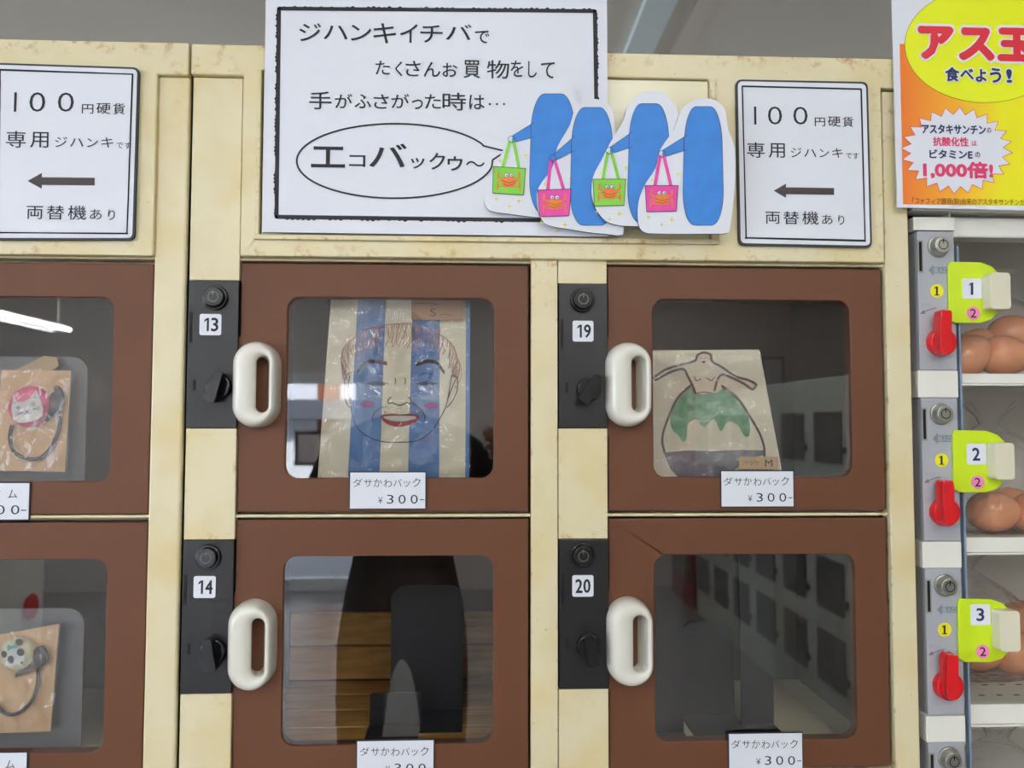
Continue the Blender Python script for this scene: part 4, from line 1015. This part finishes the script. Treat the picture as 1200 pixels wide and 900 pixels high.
# lock plates
zE = [zm(1040, 240, 4.094), zm(1040, 440, 4.094), zm(1040, 640, 3.4615)]
def lock_geo():
    return [dict(pl=(1074.5, 270.8, 1122.0, 434), cyl=(1103, 287.6), slot=(1078.2, 283.5, 317.7), arr=(1088, 310, 1113, 323.5), one=(1098, 341), kn=(1106, 400.5), tip=(1109.5, 364), tab=(1111.5, 306.5, 1174, 378.5), hd=(1154, 319.5, 1184, 362), st=(1128, 326.5, 1150, 350), two=(1140.6, 367), ak=357, num='1'),
            dict(pl=(1079.5, 466.2, 1126, 634), cyl=(1105.8, 485), slot=(1083, 479.6, 514.5), arr=(1093, 507, 1117, 521), one=(1103.5, 539.4), kn=(1110, 600.5), tip=(1111.5, 564), tab=(1117, 504, 1181, 577), hd=(1159.5, 519, 1188.5, 562), st=(1133, 520, 1155, 544.5), two=(1145.8, 565), ak=555, num='2'),
            dict(pl=(1084, 666, 1130.5, 838), cyl=(1110.8, 687), slot=(1088, 680.5, 716.6), arr=(1098, 708, 1122, 721), one=(1107, 738), kn=(1114, 805), tip=(1117, 768), tab=(1123, 701.5, 1187, 776), hd=(1165.5, 716, 1195, 764), st=(1137.6, 708, 1160, 732.5), two=(1151.8, 763.6), ak=757, num='3'),
            dict(pl=(1088, 870, 1134, 1042), cyl=(1115.7, 891), slot=(1092, 884, 920), arr=(1102, 912, 1126, 925), one=(1111, 942), kn=(1118, 1009), tip=(1121, 972), tab=(1127, 905, 1191, 980), hd=(1169, 920, 1199, 968), st=(1142, 912, 1164, 936), two=(1155, 967), ak=961, num=None)]
LG = lock_geo(); yl = YE-.003
STKY = mat('yellow_sticker', (234, 226, 40), rough=.5); STKP = mat('pink_sticker', (246, 140, 190), rough=.5); GARR = mat('grey_arrow', (128, 138, 148), rough=.6)
GTXT = mat('grey_print', (150, 156, 170), rough=.6)
for i, g_ in enumerate(LG):
    x0, y0, x1, y1 = g_['pl']; a = W(x0, y0, yl); b = W(x1, y1, yl)
    p = link('lock_plate', add_plate(bmesh.new(), [(a.x, b.z), (b.x, b.z), (b.x, a.z), (a.x, a.z)], [], yl, YE+.02), LGREY, EM, bevel=.0012)
    box('filler_block', a.x-.003, b.x, YE-.004, YE+.02, (W(LG[i+1]['pl'][0], LG[i+1]['pl'][1], yl).z+.0004 if i < 3 else b.z-.03), b.z-.0004, WHITEFR, EM, .0006)
    c = P2(*g_['cyl'], yl-.006); bm = bmesh.new(); add_cyl(bm, (c[0], c[1]), .0122, yl-.002, yl+.001, r1=.0118); add_cyl(bm, c, .0108, yl-.010, yl-.002, r1=.0088)
    link('key_cylinder', bm, STEEL, p, bevel=.0008)
    bm = bmesh.new(); add_ribbon(bm, circ(c[0], c[1], .0050, 20), .0010, yl-.0104, closed=True); add_ribbon(bm, [(c[0], c[1]+.002), (c[0], c[1]+.0062)], .0013, yl-.0105)
    link('key_ring_mark', bm, INK, p)
    sx_, s0, s1 = g_['slot']; q0 = W(sx_-2.6, s1+2, yl); q1 = W(sx_+2.6, s0-2, yl)
    link('slot_plate', add_box(bmesh.new(), q0.x, q1.x, yl-.0008, yl, q0.z, q1.z), mat('slot_grey', (150, 148, 140), rough=.35), p)
    q0 = W(sx_-1.2, s1, yl); q1 = W(sx_+1.2, s0, yl)
    link('coin_slot', add_box(bmesh.new(), q0.x, q1.x, yl-.001, yl+.001, q0.z, q1.z), CAVITY, p)
    ax_, ay_, bx_, by_ = g_['arr']; my = (ay_+by_)/2; yy = yl-.0003
    link('insert_arrow', add_flat(bmesh.new(), wp([(ax_, my), (ax_+6, ay_), (ax_+6, ay_+3), (bx_, ay_+3), (bx_, by_-3), (ax_+6, by_-3), (ax_+6, by_)], ID, yy), yy), GARR, p)
    bm = bmesh.new(); add_text(bm, '投入口', ax_+6, my-3, bx_-2, my+3, yy-.0002, 0); link('insert_lettering', bm, mat('pale_print', (190, 196, 204)), p)
    ak = g_['ak']; bm = bmesh.new(); add_text(bm, 'あける', sx_+1, ak-2, sx_+13, ak+2.5, yy, 0)
    link('open_lettering', bm, GTXT, p)
    bm = bmesh.new(); pts = smooth_path([(sx_+19, ak+4), (sx_+12, ak+5.5), (sx_+4, ak+9)], 5)
    add_ribbon(bm, wp(pts, ID, yy), .0010, yy); add_flat(bm, wp([(sx_, ak+11), (sx_+4, ak+6), (sx_+6.5, ak+10.5)], ID, yy), yy)
    link('open_arrow', bm, mat('dark_grey_print', (110, 112, 122)), p)
    c = P2(*g_['one'], yy); st = link('yellow_dot_sticker', add_flat(bmesh.new(), circ(c[0], c[1], .0076), yy), STKY, p)
    bm = bmesh.new(); cx_, cy_ = g_['one']; add_one(bm, cx_-3, cy_-5.2, cx_+3, cy_+5.2, yy-.0003, True); link('dot_number', bm, INK, p)
    # red knob
    c = P2(*g_['kn'], yl-.008); rK = .0158
    bm = bmesh.new(); add_cyl(bm, c, rK, yl-.009, yl+.0005, r1=rK*.93)
    kn = link('red_knob', bm, REDPL, p, bevel=.0016)
    tp = P2(*g_['tip'], yl-.016); d = (Vector(tp)-Vector(c)); Lb = d.length; d.normalize(); q = Vector((-d.y, d.x))
    C_ = Vector(P2(*g_['kn'], yl-.020))+Vector((.0012, 0)); d = (Vector(P2(*g_['tip'], yl-.020))-C_); Lb = d.length; d.normalize(); q = Vector((-d.y, d.x))
    prof = [(-.0125, .0030), (-.0125, -.0060), (-.004, -.0092), (.012, -.0066), (Lb-.001, -.0052), (Lb, 0), (Lb-.001, .0060), (.012, .0062), (-.004, .0052)]
    link('knob_blade', add_plate(bmesh.new(), [tuple(C_+d*u+q*v) for u, v in smooth_path(prof, 3, True)], [], yl-.021, yl-.006), REDPL, p, bevel=.003)
    # lime latch tab with its stickers and ivory grip
    x0, y0, x1, y1 = g_['tab']; yt = YE-.0065; wd = x1-x0; h_ = y1-y0
    poly = [(x0+2, y0), (x0+wd*.62, y0+1), (x0+wd*.82, y0+6), (x0+wd*.95, y0+14), (x1, y0+h_*.45), (x1, y0+h_*.62), (x0+wd*.92, y1-12), (x0+wd*.8, y1-4), (x0+wd*.6, y1), (x0+8, y1), (x0+1, y1-4), (x0, y0+5)]
    tb = link('latch_tab', add_plate(bmesh.new(), wp(poly, ID, yt), [], yt, yt+.003), LIME, EM, bevel=.0006)
    if g_['num']:
        x0, y0, x1, y1 = g_['st']; a = W(x0, y1, yt); b = W(x1, y0, yt)
        link('number_sticker', add_plate(bmesh.new(), rrect(a.x, b.x, a.z, b.z, .0018, 4), [], yt-.0006, yt), PAPER, tb)
        bm = bmesh.new(); cx_, cy_ = (x0+x1)/2, (y0+y1)/2; ww = 1.8 if g_['num'] == '1' else 4.6
        if g_['num'] == '1': add_one(bm, cx_-3.2, cy_-7, cx_+1.6, cy_+7.2, yt-.0009, w=.62)
        else: add_text(bm, g_['num'], cx_-ww+.4, cy_-7.2, cx_+ww-.4, cy_+7.2, yt-.0009, 0, .0004)
        link('number', bm, NAVY, tb)
    cx_, cy_ = g_['two']; c = P2(cx_, cy_, yt-.0004); link('pink_dot_sticker', add_flat(bmesh.new(), circ(c[0], c[1], .0074), yt-.0004), STKP, tb)
    bm = bmesh.new(); add_text(bm, '2', cx_-3.4, cy_-5, cx_+3.4, cy_+5, yt-.0007, 0, .0001); link('dot_number', bm, INK, tb)
    x0, y0, x1, y1 = g_['hd']; yh = yt-.014; a = W(x0+7, y1, yh); b = W(x1, y0, yh)
    bm = add_plate(bmesh.new(), rrect(a.x, b.x, a.z, b.z, .004, 4), [], yh, yt-.0002)
    link('grip', bm, IVORY, tb, bevel=.0028)

# egg bags
EGG = mat('brown_egg', (244, 152, 98), rough=.2, coat=.5, vary=.06, vscale=25, rgb2=(248, 168, 116), bump=.05, bscale=500)
def egg(x, y, z, r, tilt, label):
    bm = bmesh.new(); bmesh.ops.create_uvsphere(bm, u_segments=24, v_segments=16, radius=1)
    for v in bm.verts:
        k = 1-.13*v.co.z; v.co = Vector((v.co.x*r*k, v.co.y*r*k, v.co.z*r*1.28))
    bmesh.ops.rotate(bm, verts=bm.verts, cent=(0, 0, 0), matrix=Matrix.Rotation(tilt, 3, 'Y'))
    bmesh.ops.translate(bm, verts=bm.verts, vec=(x, y, z))
    return tag(link('egg', bm, EGG, smooth=True), label, 'egg', 'brown eggs in plastic bags')
def egg_px(px, py, y, r, zs, tilt, label):
    v = W(px, py, y); return egg(v.x, y, max(v.z, 0) if zs is None else zs+r*1.02, r, tilt, label)
def egg_bag(x0, x1, y0, y1, zb2, zt, label):
    """closed clear bag, gathered to a knot above the eggs"""
    cx, cy = (x0+x1)/2, (y0+y1)/2; bm = bmesh.new(); n = 36; prev = None; hx_, hy_ = (x1-x0)/2, (y1-y0)/2
    for j, (u, s) in enumerate(((0, .86), (.06, .97), (.25, 1.0), (.42, .97), (.55, .86), (.66, .62), (.76, .30), (.82, .14), (.88, .18), (1, .42))):
        ring = []
        for i in range(n):
            a = 2*math.pi*i/n; wob = 1+.05*noise.noise(Vector((math.cos(a)*3, math.sin(a)*3, u*6)))+(.22*math.sin(9*a)*max(0, u-.5))
            ex = math.copysign(abs(math.cos(a))**.7, math.cos(a)); ey = math.copysign(abs(math.sin(a))**.7, math.sin(a))
            ring.append(bm.verts.new((cx+hx_*s*wob*ex, cy+hy_*s*wob*ey, zb2+(zt-zb2)*u)))
        if prev:
            for i in range(n): bm.faces.new((prev[i], prev[(i+1) % n], ring[(i+1) % n], ring[i]))
        else: bm.faces.new(ring)
        prev = ring
    return tag(link('egg_bag', bm, EGGBAG, smooth=True), label, 'plastic bag', 'knotted clear bags of eggs')
H = math.radians(90)
s0, s1, s2, s3 = [s[0] for s in shz]
r = .0235; yE = YE+.045
xw = wx+.004
def erow(zs, x0, lb, second=True):
    out = []
    for k in range(3):
        egg(x0+r*1.02+k*(2*r*1.22), yE, zs+r*.98, r, H*(1 if k % 2 else .94), f'brown egg {["nearest the left side", "in the middle", "at the right end"][k]} in the front layer of {lb}')
        egg(x0+r*1.02+k*(2*r*1.22), yE+.05, zs+r*.98, r, H*.97, f'brown egg {["at the left", "in the middle", "at the right"][k]} of the back row of {lb}')
erow_x = wx+.003
def eggs_at(lst, zs, bag):
    for px, dy, dz, t, lb in lst:
        v = W(px, 420, yE+dy)
        egg(v.x, yE+dy, zs+r*.99+dz, r, t, lb)
eggs_at([(1133, 0, 0, H*.6, 'brown egg touching the left side of the bag behind latch 1'), (1178, 0, 0, H*1.0, 'large shiny brown egg low in the bag behind latch 1'), 
         (1188, .042, .030, H*.9, 'brown egg resting above the shiny one behind latch 1'), (1142, .05, .012, H*.5, 'brown egg in shade at the back left behind latch 1')], s0, None)
egg_bag(wx+.002, wx+.15, YE+.012, YE+.125, s0+.0002, s0+.125, 'clear bag with eggs on the top shelf behind latch 1')
def W2(px, py, y): return W(px, py, y).x
for px, py0, dy, dz, t, lb in ((1165, 600, 0, 0, H*1.0, 'single brown egg lying low left in the bag behind latch 2'), (1215, 600, .0, 0, H*.8, 'reddish brown egg at the right edge behind latch 2'), (1185, 600, .052, 0, H, 'brown egg at the back behind latch 2')):
    egg(W2(px, py0, yE+dy), yE+dy, s1+r*.99+dz, r, t, lb)
egg_bag(wx+.002, wx+.15, YE+.012, YE+.125, s1+.0002, s1+.150, 'clear knotted bag with eggs on the middle shelf behind latch 2')
for px, dy, dz, t, lb in ((1150, .075, 0, H, 'brown egg below the lime tab behind latch 3'), (1192, .07, 0, H*.7, 'brown egg at the right edge behind latch 3'), (1200, .10, .032, H*.8, 'brown egg resting on top behind latch 3')):
    egg(W2(px, 800, yE+dy), yE+dy, s2+r*.99+dz, r, t, lb)
egg_bag(wx+.004, wx+.15, YE+.065, YE+.19, s2+.0002, s2+.150, 'clear crinkled bag with eggs on the third shelf behind latch 3')
for px, dy, lb in ((1200, 0, 'orange brown egg at the bottom right corner of the photo'), (1160, .01, 'brown egg on the lowest shelf left of the corner egg')):
    egg(W2(px, 950, yE+dy), yE+dy, s3+r*.99+(.03 if px == 1200 else 0)*1, r, H, lb)
egg_bag(wx+.002, wx+.15, YE+.012, YE+.125, s3+.0002, s3+.150, 'clear bag with eggs on the lowest visible shelf')

# ----- poster on the egg machine
zp = zm(1030, 0, 3.459); yP = -.0125
PO = paper_board('egg_poster', 'orange and yellow egg poster with red lettering on the right machine', 'poster', [(1043.5, -60), (1300, -56), (1300, 249), (1051.5, 243)], yP, .0012)
def orange_mat():
    m = bpy.data.materials.new('poster_gradient'); m.use_nodes = True; nt = m.node_tree; b = nt.nodes['Principled BSDF']; b.inputs['Roughness'].default_value = .4
    tc = nt.nodes.new('ShaderNodeTexCoord'); sp = nt.nodes.new('ShaderNodeSeparateXYZ'); nt.links.new(tc.outputs['Generated'], sp.inputs[0])
    r_ = nt.nodes.new('ShaderNodeValToRGB'); e = r_.color_ramp.elements
    e[0].position = 0; e[0].color = lin(240, 120, 30); e[1].position = .5; e[1].color = lin(244, 236, 20)
    k = e.new(.26); k.color = lin(250, 176, 30)
    nt.links.new(sp.outputs['X'], r_.inputs[0]); nt.links.new(r_.outputs[0], b.inputs['Base Color']); return m
y1 = yP-.0003
link('orange_field', add_flat(bmesh.new(), wp([(84, 178), (900, 170), (900, 838), (98, 828)], zp, y1), y1), orange_mat(), PO)
y2 = y1-.0002; e_ = circ(432, 182, 327, 60, 234)
link('yellow_oval', add_flat(bmesh.new(), wp(e_, zp, y2), y2), mat('poster_yellow', (236, 244, 20), rough=.4), PO)
bm = bmesh.new(); add_ribbon(bm, wp(e_, zp, y2-.0001), .0005, y2-.0001, closed=True); link('oval_line', bm, mat('olive_line', (110, 120, 40)), PO)
y3 = y2-.0003
star = []
for i in range(48):
    a = math.radians(i*7.5+3); k = 1.0 if i % 2 == 0 else .83; star.append((316+226*k*math.cos(a), 610+176*k*math.sin(a)))
link('white_burst', add_flat(bmesh.new(), wp(star, zp, y3), y3), PAPER, PO)
bm = bmesh.new(); add_ribbon(bm, wp(star, zp, y3-.0001), .0006, y3-.0001, closed=True); link('burst_line', bm, PINKINK, PO)
TT = [('ア', 160, 106, 304, 240), ('ス', 322, 112, 468, 246), ('玉', 480, 114, 640, 248)]
bm = bmesh.new()
for s, a, b, c_, d in TT: add_text(bm, s, a+4, b+4, c_-4, d-4, y3-.0001, 0, .0042, zp)
TS = [('食', 268, 272, 326, 330), ('べ', 330, 278, 384, 322), ('よ', 392, 280, 436, 332), ('う', 450, 276, 496, 336), ('!', 516, 280, 540, 336)]
for s, a, b, c_, d in TS: add_text(bm, s, a, b, c_, d, y3-.0001, 0, .0016, zp)
link('letter_halo', bm, PAPER, PO)
bm = bmesh.new(); 
for s, a, b, c_, d in TT: add_text(bm, s, a+8, b+8, c_-8, d-8, y3-.0004, 0, .0026, zp)
link('red_lettering', bm, REDINK, PO)
bm = bmesh.new()
for s, a, b, c_, d in TS: add_text(bm, s, a+2, b+2, c_-2, d-2, y3-.0004, 0, .0006, zp)
link('navy_lettering', bm, NAVY, PO); bm = bmesh.new()
add_text(bm, 'アスタキサンチン', 175, 506, 432, 542, y3-.0004, 0, .0004, zp); add_text(bm, 'の', 438, 518, 455, 538, y3-.0004, 0, .0001, zp)
link('navy_lettering', bm, NAVY, PO); bm = bmesh.new()
add_text(bm, 'ビタミンE', 206, 608, 378, 642, y3-.0004, 0, .0004, zp); add_text(bm, 'の', 390, 617, 410, 638, y3-.0004, 0, .0001, zp)
link('navy_lettering', bm, NAVY, PO)
bm = bmesh.new(); add_text(bm, '抗酸化性', 220, 556, 362, 592, y3-.0004, 0, .0003, zp); add_text(bm, 'は', 376, 570, 396, 590, y3-.0004, 0, .0001, zp)
link('pink_lettering', bm, PINKINK, PO); bm = bmesh.new()
add_text(bm, '1,000倍!', 182, 657, 460, 722, y3-.0004, 0, .0009, zp)
link('pink_lettering', bm, PINKINK, PO)
bm = bmesh.new(); add_text(bm, '「ファフィア酵母(製)由来のアスタキサンチンが、', 136, 804, 600, 834, y3-.0004, 0, 0, zp); link('small_print', bm, mat('dark_small_print', (90, 60, 30)), PO)
